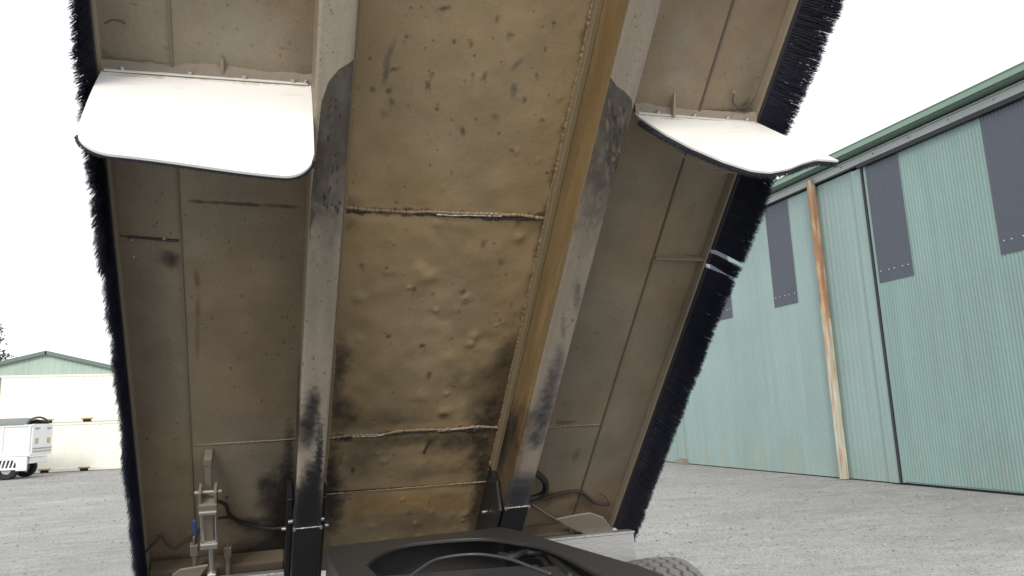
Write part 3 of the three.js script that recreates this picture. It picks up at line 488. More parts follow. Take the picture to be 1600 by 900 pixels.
{
  const r = rng(303);
  for (let i = 0; i < 150; i++) { const y = r() * 870, x = 175 + r() * 285; mark(WLs, x, y, 0.8 + r() * 2, 0.8 + r() * 2.4, 0, r() < 0.7 ? [86, 72, 56] : [58, 52, 46], 0.7, 0.5); }
  for (let i = 0; i < 80; i++) { const [a, b] = [1.2 + r() * 0.64, r() * 3]; WRs.stain(a, b, 0.002 + r() * 0.005, 0.002 + r() * 0.006, 0, r() < 0.7 ? [86, 72, 56] : [58, 52, 46], 0.7, 0.5); }
  for (let i = 0; i < 40; i++) WLs.stain(-0.5 + r() * 0.62, 2.35 + r() * 0.6, 0.004 + r() * 0.012, 0.003 + r() * 0.006, 0, [112, 96, 76], 0.6, 0.7);
  // rust lines
  for (let i = 0; i < 30; i++) { const t = r(); mark(WLs, lerp(303, 458, t), lerp(315, 323, t), 8 + r() * 8, 2 + r() * 1.6, 0.05, [70, 54, 40], 0.4, 0.7, 0, 0, true); }
  for (let i = 0; i < 24; i++) mark(WLs, 309 + (r() - 0.5) * 4, 430 + r() * 128, 3 + r() * 2, 8 + r() * 8, 0, [98, 74, 50], 0.22, 0.8, 0, 0, true);
  mark(WLs, 266, 407, 14, 13, 0, [46, 44, 42], 0.95, 0.35); mark(WLs, 262, 402, 18, 12, 0, [70, 64, 58], 0.5, 0.6);
  for (const [x, y, a, b, k] of [[445, 760, 14, 40, 0.9], [440, 800, 18, 44, 0.95], [432, 840, 26, 36, 0.95], [420, 770, 16, 34, 0.5], [405, 820, 30, 14, 0.6], [385, 815, 30, 8, 0.5], [400, 860, 40, 22, 0.7], [360, 870, 40, 14, 0.5], [412, 755, 14, 10, 0.5], [450, 700, 8, 40, 0.5], [450, 830, 16, 60, 1], [430, 780, 26, 50, 0.6], [425, 870, 34, 30, 0.9], [340, 885, 70, 12, 0.6], [270, 880, 50, 10, 0.5], [452, 760, 8, 70, 0.8]]) mark(WLs, x, y, a, b, 0, SOOT, k, 0.85);
  for (const [x, y, a, b, k] of [[885, 660, 22, 4, 0.6], [900, 712, 6, 12, 0.5], [870, 775, 40, 6, 0.5], [850, 780, 20, 14, 0.6], [905, 790, 20, 10, 0.4]]) mark(WRs, x, y, a, b, 0, [84, 62, 42], k, 0.8);
  mark(WRs, 930, 800, 26, 10, 0, [140, 108, 72], 0.6, 0.8); mark(WRs, 1168, 172, 7, 14, 0.3, [78, 68, 58], 0.8, 0.7); mark(WRs, 1130, 178, 26, 3, 0, [120, 98, 74], 0.7, 0.7);
  for (const [x, y, a, b] of [[400, 40, 60, 40], [360, 80, 50, 30], [1070, 60, 26, 40], [1060, 120, 26, 30]]) mark(x < 700 ? WLs : WRs, x, y, a, b, 0, [150, 146, 134], 0.5, 0.9);
}
const wl = std(0xffffff, 0.62, { map: WLs.tex(), bumpMap: grain, bumpScale: 0.0012 }), wr = std(0xffffff, 0.62, { map: WRs.tex(), bumpMap: grain, bumpScale: 0.0012 });
function panel(name, u0, u1, s0, s1, mat, uv, nAt, parent = trailer) {
  const th = 0.006, N = (u, s) => nAt(u) + (fbm(u * 4 + 11, s * 4, 3) - 0.5) * 0.007 * sstep(0, 0.05, Math.min(u - u0, u1 - u, s - s0, s1 - s));
  const nu = 30, ns = Math.max(10, Math.round((s1 - s0) * 30));
  const front = grid(nu, ns, (a, b) => { const u = lerp(u0, u1, a), s = lerp(s0, s1, b); return [u, s, N(u, s)]; }, (a, b, q) => uv(q));
  const rim = []; for (let i = 0; i <= 20; i++) rim.push([lerp(u0, u1, i / 20), s0]); for (let i = 1; i <= 20; i++) rim.push([u1, lerp(s0, s1, i / 20)]); for (let i = 1; i <= 20; i++) rim.push([lerp(u1, u0, i / 20), s1]); for (let i = 1; i <= 20; i++) rim.push([u0, lerp(s1, s0, i / 20)]);
  const edge = grid(rim.length - 1, 1, (a, b) => { const [u, s] = rim[Math.round(a * (rim.length - 1))]; return [u, s, nAt(u) - (1 - b) * th]; }, (a, b, q) => uv(q));
  return obj(name, [B(front), B(edge)], mat, parent);
}
const uvL = (q) => [(q[0] + 0.52) / 0.66, q[1] / 3], uvR = (q) => [(q[0] - 1.16) / 0.71, q[1] / 3];
const SEAM = 1.815, LOW = 0.852;
const flat0 = () => 0, outL = (u) => -0.004 - (UFL - u) * 0.10, outR = (u) => -0.004 - (u - UFR) * 0.10;
for (const [a, b] of [[0.03, LOW - 0.002], [LOW + 0.002, SMAX]]) { panel('wing_panel', UFL + 0.004, BL0, a, b, wl, uvL, flat0); panel('wing_panel', BR1, UFR - 0.004, a, b, wr, uvR, flat0); }
for (const [a, b] of [[0.06, SEAM - 0.003], [SEAM + 0.003, SMAX]]) { panel('edge_panel', UL, UFL - 0.004, a, b, wl, uvL, outL); panel('edge_panel', UFR + 0.004, UR, a, b, wr, uvR, outR); }
const dustMat = std([0.30, 0.25, 0.19], 0.75, { bumpMap: grain, bumpScale: 0.001 }), dustDark = std([0.11, 0.09, 0.07], 0.85);
obj('seam_rib', B(box(UFL - 0.003, UFL + 0.004, 0.06, SMAX, -0.008, 0.006, 0.002)), std([0.19, 0.16, 0.125], 0.8), trailer);
obj('seam_rib', B(box(UFR - 0.005, UFR + 0.004, 0.06, SMAX, -0.008, 0.004, 0.002)), dustDark, trailer);
obj('weld_bead', bead(V(UFL + 0.01, LOW, 0.001), V(BL0, LOW + 0.008, 0.001), 0.003, 41, 0.004), dustMat, trailer);
obj('weld_bead', bead(V(BR1, LOW, 0.001), V(UFR - 0.01, LOW + 0.008, 0.001), 0.003, 42, 0.004), dustMat, trailer);
obj('weld_bead', bead(V(UL + 0.03, SEAM, -0.016), V(UFL - 0.01, SEAM - 0.002, -0.002), 0.004, 43, 0.003), weldDark, trailer);
obj('seam_flange', B(box(UFR + 0.01, UR - 0.005, SEAM - 0.003, SEAM + 0.003, -0.02, 0.012, 0.001)), dustMat, trailer);
for (const [x, y] of [[205, 376], [257, 372], [208, 403]]) obj('rivet', B(new THREE.SphereGeometry(0.006, 8, 6).translate(...(() => { const [u, s] = pf(x, y, -0.012); return [u, s, outL(u) + 0.002]; })())), std([0.45, 0.45, 0.45], 0.35, { metalness: 0.6 }), trailer);
// the deck above and the tub standing on it
const tubMat = std([0.62, 0.61, 0.58], 0.5);
obj('deck', B(box(UL + 0.01, UR - 0.01, 0.0, SMAX - 0.01, -0.07, -0.04)), dustMat, trailer);
obj('side_board', B(box(UL - 0.012, UL + 0.03, 0.02, SMAX, -1.15, -0.035, 0.01)), tubMat, trailer);
obj('side_board', B(box(UR - 0.03, UR + 0.012, 0.02, SMAX, -1.15, -0.035, 0.01)), tubMat, trailer);
obj('head_board', B(box(UL + 0.03, UR - 0.03, SMAX - 0.06, SMAX, -1.15, -0.07, 0.01)), tubMat, trailer);
obj('tail_gate', B(box(UL + 0.03, UR - 0.03, 0.02, 0.07, -1.15, -0.075, 0.01)), tubMat, trailer);
// edge lips that carry the brushes
obj('edge_lip', B(box(UL - 0.012, UL + 0.004, 0.04, SMAX, -0.034, 0.012, 0.003)), dustMat, trailer);
obj('edge_lip', B(box(UR - 0.004, UR + 0.012, 0.04, SMAX, -0.034, 0.008, 0.003)), dustMat, trailer);

// --- brush strips: tufts of stiff bristles
const bristleMat = std([0.014, 0.018, 0.036], 0.5);
const bristleGeo = new THREE.CylinderGeometry(0.35, 1, 1, 3, 1, true).translate(0, 0.5, 0);
function bristles(name, parent, n, fn, seed, rads) {
  const im = new THREE.InstancedMesh(bristleGeo, bristleMat, n), r = rng(seed), q = new THREE.Quaternion(), Y = V(0, 1, 0), m = new THREE.Matrix4();
  for (let i = 0; i < n; i++) { const { p, d, l } = fn(i, r); const a = p.clone().applyMatrix4(bodyM), e = p.clone().addScaledVector(d, l).applyMatrix4(bodyM), v = e.sub(a), len = v.length(); q.setFromUnitVectors(Y, v.normalize()); const w = rads * (0.8 + r() * 0.5); im.setMatrixAt(i, m.compose(a, q, V(w, len, w))); }
  im.name = name; im.userData = { kind: 'stuff' }; im.castShadow = im.receiveShadow = true; parent.add(im);
}
function brushStrip(side, s0, s1, flare, len, seed, sag = 0) {
  const u = side > 0 ? UR + 0.014 : UL - 0.014, h = obj('brush_strip', B(box(u - 0.008, u + 0.008, s0, s1, -0.012, 0.02, 0.003)), std([0.03, 0.03, 0.035], 0.5), trailer);
  const L = s1 - s0, tufts = Math.round(L / 0.0055), per = 30, off = rng(seed + 1), skew = []; for (let k = 0; k < tufts; k++) skew.push([(off() - 0.5) * 0.5, (off() - 0.5) * 0.36, 0.95 + off() * 0.07]);
  bristles('bristles', h, tufts * per, (i, r) => {
    const k = Math.floor(i / per), t = (k + 0.5) / tufts, sk = skew[k], w = fbm(t * L * 5 + seed, seed, 3) - 0.5, row = (i % 3) - 1;
    const s = lerp(s0 + 0.004, s1 - 0.004, t) + (r() - 0.5) * 0.007, fl = (typeof flare === 'function' ? flare(s) : flare) + w * 0.14 + sk[0] * 0.16 + (r() - 0.5) * 0.2;
    const d = V(side * Math.sin(fl), (w * 0.5 + sk[1] * 0.4 + (r() - 0.5) * 0.3) * 0.42 - sag * sstep(0.15, 0, (s - s0)), Math.cos(fl)).normalize();
    return { p: V(u + row * 0.004, s, 0.006 + r() * 0.004), d, l: len * sk[2] * (0.9 + r() * 0.13) * (1 + w * 0.1) };
  }, seed, 0.00125);
  return h;
}
brushStrip(-1, 1.79, SMAX, 0.10, 0.145, 501, 0.5);
brushStrip(-1, 0.04, 1.785, 0.0, 0.145, 503);
brushStrip(1, 2.45, SMAX, (s) => lerp(0.36, 0.62, sstep(2.45, 2.85, s)), 0.155, 504);
brushStrip(1, 1.872, 2.40, 0.56, 0.155, 505);
brushStrip(1, 1.80, 1.856, 0.56, 0.155, 506);
brushStrip(1, 0.10, 1.782, 0.56, 0.142, 507);

// --- white guard plates bent out of the underside, brush along the free edge
function guard(u0, u1, nEnd, sAt, seed, label) {
  const S = new Sheet(512, 384, u0, u1, 0, 0.6), r = rng(seed);
  S.each((u, n) => { const k = 1 + (fbm(u * 6 + seed, n * 6, 4) - 0.5) * 0.03; return [241 * k, 241 * k, 239 * k]; });
  for (let i = 0; i < 34; i++) S.stain(lerp(u0, u1, r()), 0.004 + r() * r() * 0.06, 0.02 + r() * 0.05, 0.006 + r() * 0.014, 0, [196, 184, 160], 0.55, 0.9, 40);
  for (let i = 0; i < 16; i++) S.stain(lerp(u0, u1, r()), r() * 0.45, 0.01 + r() * 0.04, 0.004 + r() * 0.01, (r() - 0.5), [222, 220, 212], 0.5, 0.9, 40);
  const nu = 64, nv = 30, th = 0.007, P = (a, b, o) => { const u = lerp(u0, u1, a), e = nEnd(u), n = 0.004 + b * (e - 0.004); return [u, sAt(u, n) + o, n]; };
  const uv = (a, b, q) => [(q[0] - u0) / (u1 - u0), q[2] / 0.6];
  const top = grid(nu, nv, (a, b) => P(1 - a, b, th), uv), bot = grid(nu, nv, (a, b) => P(a, b, 0), uv);
  const rimL = []; for (let i = 0; i <= nv; i++) rimL.push([0, i / nv]); for (let i = 1; i <= nu; i++) rimL.push([i / nu, 1]); for (let i = 1; i <= nv; i++) rimL.push([1, 1 - i / nv]);
  const edge = grid(rimL.length - 1, 1, (a, b) => { const q = rimL[Math.round(a * (rimL.length - 1))]; return P(q[0], q[1], b * th); }, uv);
  const g = obj('guard_plate', [B(top), B(bot), B(edge)], std(0xffffff, 0.5, { map: S.tex() }), trailer); g.userData.label = label;
  return g;
}
const corner = (x, R) => (x >= R ? 0 : R - Math.sqrt(Math.max(0, R * R - (R - x) ** 2)));
const nL = (u) => { const a = u + 0.497, b = 0.117 - u; return 0.475 - corner(a, 0.10) * 1.0 - corner(b, 0.085) * 1.0; };
const sL = (u, n) => 2.396 + 0.02 * ((u + 0.49) / 0.6) - 0.06 * n - 0.26 * n * n - 0.22 * n * n * sstep(-0.5, 0.1, u);
const tabR = [[1.30, 0.03], [1.315, 0.12], [1.34, 0.23], [1.38, 0.34], [1.45, 0.456], [1.52, 0.52], [1.58, 0.545], [1.65, 0.54], [1.72, 0.515], [1.78, 0.50], [1.83, 0.515], [1.86, 0.52]];
const nR = (u) => { for (let i = 1; i < tabR.length; i++) if (u <= tabR[i][0]) { const t = (u - tabR[i - 1][0]) / (tabR[i][0] - tabR[i - 1][0]); return lerp(tabR[i - 1][1], tabR[i][1], t); } return 0.515; };
const sR = (u, n) => 2.437 + 0.02 * (u - 1.31) - 0.03 * n + 0.10 * n * sstep(1.5, 1.85, u);
const guardL = guard(-0.497, 0.117, nL, sL, 61, 'white guard plate with two rounded corners');
const guardR = guard(1.306, 1.855, nR, sR, 62, 'white guard plate sweeping to a point');
const zincM = std([0.55, 0.55, 0.54], 0.35, { metalness: 0.7 });
for (const [g, uA, uB, sF, bolts, seed] of [[guardL, -0.50, 0.118, sL, [-0.44, -0.25, -0.09, 0.06, 0.10], 71], [guardR, 1.306, 1.85, sR, [1.40, 1.56, 1.71, 1.80], 72]]) {
  // dirt-caked angle strip where the plate meets the panel
  const lip = grid(60, 4, (a, b) => { const u = lerp(uA, uB, a), s = sF(u, 0) + 0.006 + b * (0.022 + 0.024 * fbm(u * 14 + seed, seed, 3)); return [u, s, 0.012 + 0.012 * (1 - b) * (0.6 + 0.8 * fbm(u * 22, b * 3 + seed, 2)) - b * b * 0.014]; });
  obj('caked_dirt', B(lip), std([0.42, 0.36, 0.29], 0.95, { bumpMap: grain, bumpScale: 0.003 }), g);
  obj('clamp_strip', B(box(uA + 0.01, uB - 0.01, 0, 0.005, 0.012, 0.034, 0.002).applyMatrix4(new THREE.Matrix4().makeRotationZ((sF(uB, 0) - sF(uA, 0)) / (uB - uA))).translate(0, sF(0, 0) + 0.0075, 0)), std([0.7, 0.7, 0.68], 0.5), g);
  for (const u of bolts) obj('bolt', B(new THREE.CylinderGeometry(0.008, 0.008, 0.014, 6).translate(u, sF(u, 0.024) + 0.018, 0.024)), zincM, g);
}
{ // short brush trim on the free edges, and the bent stay behind the far guard
  const edgePts = (u0, u1, nf, n = 400) => { const o = []; for (let i = 0; i <= n; i++) { const u = lerp(u0, u1, i / n); o.push([u, nf(u)]); } return o; };
  for (const [g, pts, sF, l, seed, cnt] of [[guardR, edgePts(1.308, 1.852, nR), sR, 0.018, 81, 3200], [guardL, edgePts(-0.495, 0.115, nL), sL, 0.010, 82, 1800]]) {
    const acc = [0]; for (let i = 1; i < pts.length; i++) acc.push(acc[i - 1] + Math.hypot(pts[i][0] - pts[i - 1][0], pts[i][1] - pts[i - 1][1]));
    const tot = acc[acc.length - 1];
    const pick = (t) => { let i = 1; while (acc[i] < t * tot && i < acc.length - 1) i++; const f = (t * tot - acc[i - 1]) / (acc[i] - acc[i - 1] || 1); return [lerp(pts[i - 1][0], pts[i][0], f), lerp(pts[i - 1][1], pts[i][1], f), pts[i][0] - pts[i - 1][0], pts[i][1] - pts[i - 1][1]]; };
    bristles('edge_bristles', g, cnt, (i, r) => { const [u, n, du, dn] = pick(Math.min(0.999, (i + r()) / cnt)), q = Math.hypot(du, dn) || 1; return { p: V(u, sF(u, n) - 0.002, n - 0.006), d: V(-dn / q * -1 * 0 + (dn / q) * -0.5 + (r() - 0.5) * 0.8, -0.55 + (r() - 0.5) * 0.5, (du / q) * 0.9 + (r() - 0.5) * 0.5).normalize(), l: l * (0.7 + r() * 0.6) }; }, seed, 0.0012);
    obj('edge_strip', B(tube(Array.from({ length: 70 }, (_, k) => { const [u, n] = pick(Math.min(0.999, k / 69)); return V(u, sF(u, n) - 0.003, n - 0.002); }), 0.003, 6)), std([0.02, 0.02, 0.022], 0.7), g);
  }
  obj('stay', B(tube([V(1.385, 2.39, 0.235), V(1.43, 2.365, 0.29), V(1.47, 2.35, 0.33), V(1.50, 2.375, 0.40), V(1.56, 2.40, 0.46)], 0.004, 6, 24)), dustMat, guardR);
  const pin = (u, s0, s1) => B(tube([V(u, s0, 0.018), V(u, s1, 0.006)], 0.007, 8));
  obj('pin', pin(pf(348, 118)[0], 2.405, 2.475), dustMat, guardL);
  const gg = new THREE.ExtrudeGeometry(new THREE.Shape([new THREE.Vector2(0, 0), new THREE.Vector2(0.05, 0), new THREE.Vector2(0, 0.085)]), { depth: 0.008, bevelEnabled: false }).applyMatrix4(new THREE.Matrix4().makeBasis(V(0, 0, 1), V(0, 1, 0), V(-1, 0, 0)).setPosition(pf(1047, 175)[0], 2.45, 0));
  obj('gusset', B(gg), dustMat, guardR);
  const stud = B(new THREE.CylinderGeometry(0.007, 0.007, 0.012, 8).rotateX(Math.PI / 2).translate(...pf(1147, 145), -0.004)); obj('stud', stud, dustMat, trailer);
}
// --- wires, hoses and cables on the underside
const rubber = std([0.02, 0.02, 0.021], 0.6), wire = std([0.09, 0.075, 0.06], 0.8);
const run = (pts, r, mat, name = 'hose', n = 0.012) => obj(name, B(tube(pts.map(([x, y, o]) => bp(x, y, o ?? n)), r, 7, pts.length * 8)), mat, trailer);
run([[164, 37], [176, 31], [188, 33], [196, 37]], 0.003, wire, 'wire', 0.006);
run([[1147, 147], [1145, 158], [1152, 168], [1163, 168], [1172, 160]], 0.003, wire, 'wire', 0.006);
run([[1145, 160], [1156, 172], [1168, 172], [1178, 152]], 0.0025, wire, 'wire', 0.004);
run([[828, 735, 0.1], [842, 742, 0.06], [853, 757, 0.05], [850, 770, 0.05], [838, 777, 0.05], [822, 780, 0.06]], 0.017, rubber);
run([[822, 782], [850, 778], [880, 770], [905, 768], [918, 776], [930, 786], [952, 788]], 0.009, std([0.05, 0.042, 0.035], 0.8), 'cable', 0.012);
run([[938, 771], [948, 779], [950, 788], [944, 790]], 0.0025, wire, 'wire', 0.006);
run([[228, 862], [240, 849], [252, 842], [262, 852], [272, 858], [286, 848], [300, 838], [312, 826]], 0.006, wire, 'cable');
run([[246, 838], [252, 836], [256, 846]], 0.004, wire, 'wire');
run([[340, 783, 0.06], [352, 788, 0.05], [358, 803, 0.03], [372, 814], [400, 823], [430, 826], [452, 823]], 0.008, rubber);
run([[340, 810, 0.04], [356, 808, 0.03], [366, 812]], 0.006, rubber);
run([[832, 788], [850, 800], [872, 813]], 0.004, dustMat, 'seam_rib');
// --- tailgate air cylinder with its clevis, valve and rods
{
  const pale = std([0.235, 0.21, 0.17], 0.65, { bumpMap: grain, bumpScale: 0.0015 }), alu = std([0.38, 0.36, 0.33], 0.45, { metalness: 0.3 }), blue = std([0.05, 0.09, 0.30], 0.5), u = -0.232, n = 0.1;
  const c = obj('air_cylinder', [B(box(u - 0.023, u + 0.023, 0.40, 0.595, n - 0.026, n + 0.026, 0.009))], pale, trailer);
  obj('mount_arm', [B(box(u - 0.013, u + 0.013, 0.66, 0.815, n - 0.05, n - 0.032, 0.004)), B(box(u - 0.017, u + 0.017, 0.79, 0.83, n - 0.1, n - 0.03, 0.006))], pale, c);
  obj('clevis', [B(box(u - 0.036, u - 0.024, 0.60, 0.70, n - 0.03, n + 0.03, 0.004)), B(box(u + 0.024, u + 0.036, 0.60, 0.70, n - 0.03, n + 0.03, 0.004)), B(box(u - 0.036, u + 0.036, 0.60, 0.635, n - 0.04, n + 0.038, 0.004))], pale, c);
  obj('clevis_pin', B(new THREE.CylinderGeometry(0.008, 0.007, 0.105, 8).rotateZ(Math.PI / 2).translate(u, 0.675, n)), alu, c);
  obj('end_cap', B(box(u - 0.036, u + 0.036, 0.582, 0.602, n - 0.046, n + 0.046, 0.005)), alu, c);
  obj('end_cap', B(box(u - 0.036, u + 0.036, 0.37, 0.402, n - 0.046, n + 0.046, 0.005)), alu, c);
  for (const [a, b] of [[-1, -1], [1, -1], [-1, 1], [1, 1]]) obj('tie_rod', B(new THREE.CylinderGeometry(0.004, 0.004, 0.23, 6).translate(u + a * 0.029, 0.49, n + b * 0.034)), alu, c);
  obj('piston_rod', [B(new THREE.CylinderGeometry(0.011, 0.011, 0.3, 12).translate(u + 0.004, 0.23, n)), B(box(u - 0.015, u + 0.024, 0.06, 0.17, n - 0.02, n + 0.02, 0.006))], zincM, c);
  obj('valve_handle', B(box(-0.302, -0.286, 0.385, 0.475, 0.06, 0.075, 0.003)), blue, c);
  for (const [x, s1] of [[-0.298, 0.36], [-0.16, 0.33]]) obj('release_rod', [B(new THREE.CylinderGeometry(0.011, 0.011, 0.34, 10).translate(x, s1 - 0.19, 0.08)), B(box(x - 0.017, x + 0.017, s1 - 0.09, s1 - 0.02, 0.066, 0.094, 0.006)), B(new THREE.CylinderGeometry(0.006, 0.006, 0.05, 8).translate(x, s1, 0.08))], pale, trailer);
}
// --- cross members and plates at the hinge end
{
  const tan = std([0.125, 0.095, 0.064], 0.8, { bumpMap: grain, bumpScale: 0.0012 }), pale = std([0.27, 0.24, 0.19], 0.65, { bumpMap: grain, bumpScale: 0.001 }), dk = std([0.03, 0.026, 0.022], 0.8);
  obj('rear_crossmember', B(box(UL + 0.01, BL0 - 0.03, 0.10, 0.165, 0.0, 0.075, 0.01)), tan, trailer);
  obj('rear_crossmember', B(box(BR1 + 0.03, UFR, 0.10, 0.165, 0.0, 0.075, 0.01)), tan, trailer);
  obj('rear_crossmember', B(box(BR1 + 0.03, UFR - 0.05, 0.0, 0.06, 0.0, 0.06, 0.01)), tan, trailer);
  obj('tie_tube', B(new THREE.CylinderGeometry(0.017, 0.017, 0.34, 12).rotateZ(Math.PI / 2).translate(1.38, 0.075, 0.09)), pale, trailer);
  obj('rear_skirt', B(box(UL, UR, -0.03, 0.02, -0.09, 0.0)), dk, trailer);
  const plate = (pts, off, th, mat, name) => { const sh = new THREE.Shape(pts.map(([x, y]) => new THREE.Vector2(...pf(x, y, off)))); obj(name, B(new THREE.ExtrudeGeometry(sh, { depth: th, bevelEnabled: true, bevelSize: 0.002, bevelThickness: 0.002, bevelSegments: 1 }).translate(0, 0, off)), mat, trailer); };
  plate([[870, 810], [905, 803], [922, 801], [942, 808], [950, 818], [964, 838], [935, 842], [884, 820]].reverse(), 0.09, 0.006, pale, 'gusset');
  plate([[270, 897], [282, 889], [324, 882], [312, 899], [300, 906], [270, 906]].reverse(), 0.10, 0.006, pale, 'gusset');
  obj('strut', B(tube([V(...pf(890, 822, 0.06), 0.06), V(...pf(900, 846, 0.06), 0.06)], 0.01, 8)), pale, trailer);
}

// --- rear bar with white folded faces either side
{
  const wht = std([0.46, 0.47, 0.475], 0.3, { metalness: 0.35, bumpMap: metalGrain, bumpScale: 0.001 }), zb = -3.70 * K;
  const p = onZ(990, 829, zb), q = onZ(978, 880, zb), y1 = p.y, y0 = q.y - 0.1, xr = p.x;
  const bar = obj('rear_bar', [TB(box(1.29, xr, y0, y1 - 0.004, zb - 0.006, zb, 0.002)), TB(box(1.29, xr + 0.004, y1 - 0.012, y1, zb - 0.07, zb + 0.006, 0.003)), TB(box(1.29, xr, y0, y0 + 0.008, zb, zb + 0.05, 0.002))], wht, trailer);
  obj('end_plate', TB(box(xr - 0.006, xr, y0, y1 - 0.001, zb - 0.075, zb - 0.006, 0.002)), wht, bar);
  obj('bolt', TB(disc(0.013, 0.012, 6).translate(xr - 0.10, y1 - 0.165, zb + 0.006)), std([0.2, 0.22, 0.25], 0.4, { metalness: 0.6 }), bar);
  obj('rear_bar', [TB(box(-0.5, 0.085, y0, y1 - 0.03, zb - 0.006, zb, 0.002)), TB(box(-0.5, 0.09, y1 - 0.042, y1 - 0.03, zb - 0.07, zb + 0.006, 0.003))], wht, trailer);
}
// --- black chassis: flat-topped frame with a long opening, hoses inside
{
  const HP = EYE - 0.51 * K, paint = std([0.044, 0.0435, 0.042], 0.44, { bumpMap: grain, bumpScale: 0.0008 }), dark = paint, steel = std([0.07, 0.075, 0.09], 0.35, { metalness: 0.3 });
  const w2 = (x, y) => { const q = onY(x, y, HP); return new THREE.Vector2(q.x, -q.z); };
  const back = [[507, 853], [540, 848], [600, 841], [680, 832], [740, 826], [780, 821], [800, 824], [850, 838], [920, 858], [1000, 881]].map((q) => w2(...q));
  const outer = [...back, new THREE.Vector2(1.23, 1.2), new THREE.Vector2(0.27, 1.2)];
  const holeP = [[571, 879], [582, 869], [598, 859], [622, 850], [655, 844], [710, 839], [760, 837.5], [805, 843], [845, 850], [885, 866], [925, 887]].map((q) => w2(...q)); { const sm = new THREE.SplineCurve(holeP).getPoints(60); holeP.length = 0; holeP.push(...sm); }
  const sh = new THREE.Shape(outer.slice().reverse()); const hole = new THREE.Path([...holeP, new THREE.Vector2(1.06, 1.35), new THREE.Vector2(0.44, 1.35)]); sh.holes.push(hole);
  const fr = obj('chassis_frame', TB(new THREE.ExtrudeGeometry(sh, { depth: 0.008, bevelEnabled: true, bevelSize: 0.004, bevelThickness: 0.004, bevelSegments: 2 }).rotateX(-Math.PI / 2).translate(0, HP - 0.02, 0)), paint, trailer);
  // side webs and end web hanging from the plate
  const web = (pts, inset, h, mat, name) => { const n = pts.length; obj(name, TB(grid(n - 1, 1, (a, b) => { const q = pts[Math.round(a * (n - 1))]; return [q.x, HP - 0.012 - (1 - b) * h, -q.y]; })), mat, fr); };
  web([new THREE.Vector2(0.275, 1.2), back[0].clone().add(new THREE.Vector2(0.006, -0.006)), ...back.slice(1).map((q) => q.clone().add(new THREE.Vector2(-0.006, -0.006))), new THREE.Vector2(1.22, 1.2)], 0, 0.34, paint, 'frame_web');
  
  obj('floor_pan', TB(box(0.3, 1.2, HP - 0.37, HP - 0.35, -3.2, -1.2)), dark, fr);
  obj('cross_tube', TB((() => { const a = onY(560, 902, HP - 0.06), b = onY(835, 882, HP - 0.06); const g = new THREE.BoxGeometry(a.distanceTo(b), 0.08, 0.10); return g.applyMatrix4(new THREE.Matrix4().makeRotationY(-Math.atan2(b.z - a.z, b.x - a.x))).translate((a.x + b.x) / 2, HP - 0.10, (a.z + b.z) / 2 + 0.06); })()), steel, fr);
  const pl = [[700, 912], [742, 899], [800, 893], [868, 886], [886, 888], [900, 897], [905, 912]].map(([x, y]) => { const q = onY(x, y, HP - 0.05); return new THREE.Vector2(q.x, -q.z); });
  obj('cover_plate', TB(new THREE.ExtrudeGeometry(new THREE.Shape(pl.reverse()), { depth: 0.006, bevelEnabled: true, bevelSize: 0.004, bevelThickness: 0.004, bevelSegments: 2 }).rotateX(-Math.PI / 2).translate(0, HP - 0.055, 0)), paint, fr);
  const hose = (pts, r, dy, mat = rubber) => obj('hose', TB(tube(pts.map(([x, y, e]) => onY(x, y, HP - dy + (e ?? 0))), r, 9, pts.length * 8)), mat, fr);
  hose([[630, 912], [655, 890], [690, 872], [740, 866], [790, 872], [830, 886], [860, 897]], 0.006, 0.04, std([0.09, 0.09, 0.1], 0.35));
  hose([[780, 868], [800, 871], [822, 864], [850, 864], [866, 876], [880, 890], [892, 902]], 0.016, 0.05);
  hose([[798, 862], [815, 866], [830, 868], [846, 873], [856, 886], [868, 900]], 0.012, 0.07);
  hose([[870, 880], [885, 888], [905, 903]], 0.009, 0.05);
  obj('hoist_cylinder', TB(new THREE.CylinderGeometry(0.09, 0.09, 1.1, 20).rotateZ(Math.PI / 2 - 0.03).translate(0.72, HP - 0.27, -2.75)), dark, fr);
  // rails under the frame running to the axle
  obj('chassis_rail', [TB(box(0.31, 0.39, HP - 0.62, HP - 0.36, -4.6, -1.2, 0.01)), TB(box(1.05, 1.13, HP - 0.62, HP - 0.36, -4.6, -1.2, 0.01)), TB(box(0.39, 1.05, HP - 0.55, HP - 0.4, -4.6, -4.45, 0.01))], paint, trailer);
}
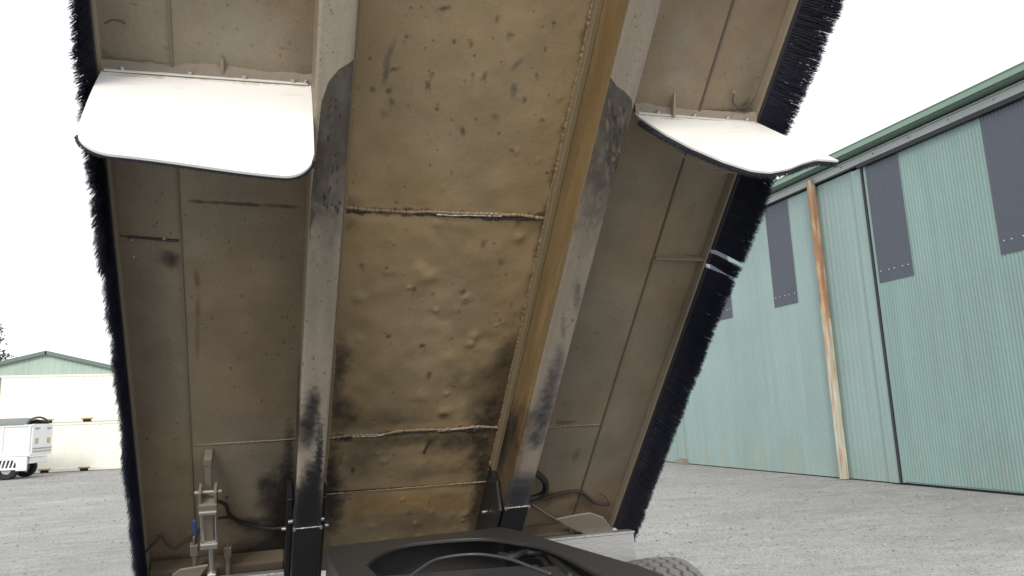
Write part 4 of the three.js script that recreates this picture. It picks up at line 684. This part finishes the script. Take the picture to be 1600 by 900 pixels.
// --- wheels
{
  const R = 0.53, W = 0.32, rubberM = std([0.16, 0.159, 0.154], 0.9, { bumpMap: grain, bumpScale: 0.001 }), rimM = std([0.5, 0.5, 0.5], 0.4, { metalness: 0.5 });
  const tri = (x) => Math.abs(((x % 1) + 1) % 1 - 0.5) * 2;
  const prof = (v) => { const t = v * 2 - 1; return R - 0.012 * t * t - 0.05 * Math.pow(Math.max(0, (Math.abs(t) - 0.82) / 0.18), 2); };
  const NA = 520, NW = 76;
  const treadG = grid(NW, NA, (a, b) => {
    const th = b * 2 * Math.PI, t = a * W, zig = 0.012 * (tri(b * 46) - 0.5) * 2; let d = 0;
    for (const c of [0.06, 0.12, 0.18, 0.24]) { const q = Math.abs(t - c - zig * (c === 0.12 || c === 0.24 ? 1 : -1)); d = Math.max(d, sstep(0.0075, 0.004, q)); }
    const sh = (a < 0.14 || a > 0.86) ? sstep(0.75, 0.9, tri(b * 46 + 0.25)) : 0; d = Math.max(d, sh * 0.8);
    const r = prof(a) - 0.02 * d; return [t - W / 2, r * Math.cos(th), r * Math.sin(th)];
  });
  const side = new THREE.LatheGeometry([[0.285, -0.12], [0.33, -0.155], [0.42, -0.165], [prof(0), -W / 2]].map(([a, c]) => new THREE.Vector2(a, c)), 64), side2 = new THREE.LatheGeometry([[prof(1), W / 2], [0.42, 0.165], [0.33, 0.155], [0.285, 0.12]].map(([a, c]) => new THREE.Vector2(a, c)), 64);
  for (const s of [side, side2]) s.rotateZ(-Math.PI / 2);
  const z1 = -3.66, z2 = -2.4, xr = 2.02;
  for (const [x, zc] of [[xr, z1], [1.36 - xr, z1], [xr, z2], [1.36 - xr, z2]]) {
    const w = obj('wheel', [TB(new THREE.CylinderGeometry(0.285, 0.285, 0.22, 32, 1, true).rotateZ(Math.PI / 2).translate(x, R, zc)), TB(new THREE.CylinderGeometry(0.285, 0.285, 0.02, 32).rotateZ(Math.PI / 2).translate(x + Math.sign(x - 0.7) * 0.02, R, zc)), TB(new THREE.CylinderGeometry(0.1, 0.11, 0.16, 20).rotateZ(Math.PI / 2).translate(x + Math.sign(x - 0.7) * 0.06, R, zc))], rimM, trailer);
    obj('tyre', [TB(treadG.clone().translate(x, R, zc)), TB(side.clone().translate(x, R, zc)), TB(side2.clone().translate(x, R, zc))], rubberM, w);
  }
  for (const zc of [z1, z2]) { obj('axle', TB(new THREE.CylinderGeometry(0.07, 0.07, 2.5, 16).rotateZ(Math.PI / 2).translate(0.68, R, zc)), std([0.02, 0.02, 0.022], 0.5), trailer);
  obj('axle_hanger', [TB(box(0.30, 0.40, R - 0.05, 0.9, zc - 0.08, zc + 0.08, 0.01)), TB(box(1.04, 1.14, R - 0.05, 0.9, zc - 0.08, zc + 0.08, 0.01))], std([0.02, 0.02, 0.022], 0.5), trailer); }
}
renderer.render(scene, camera);
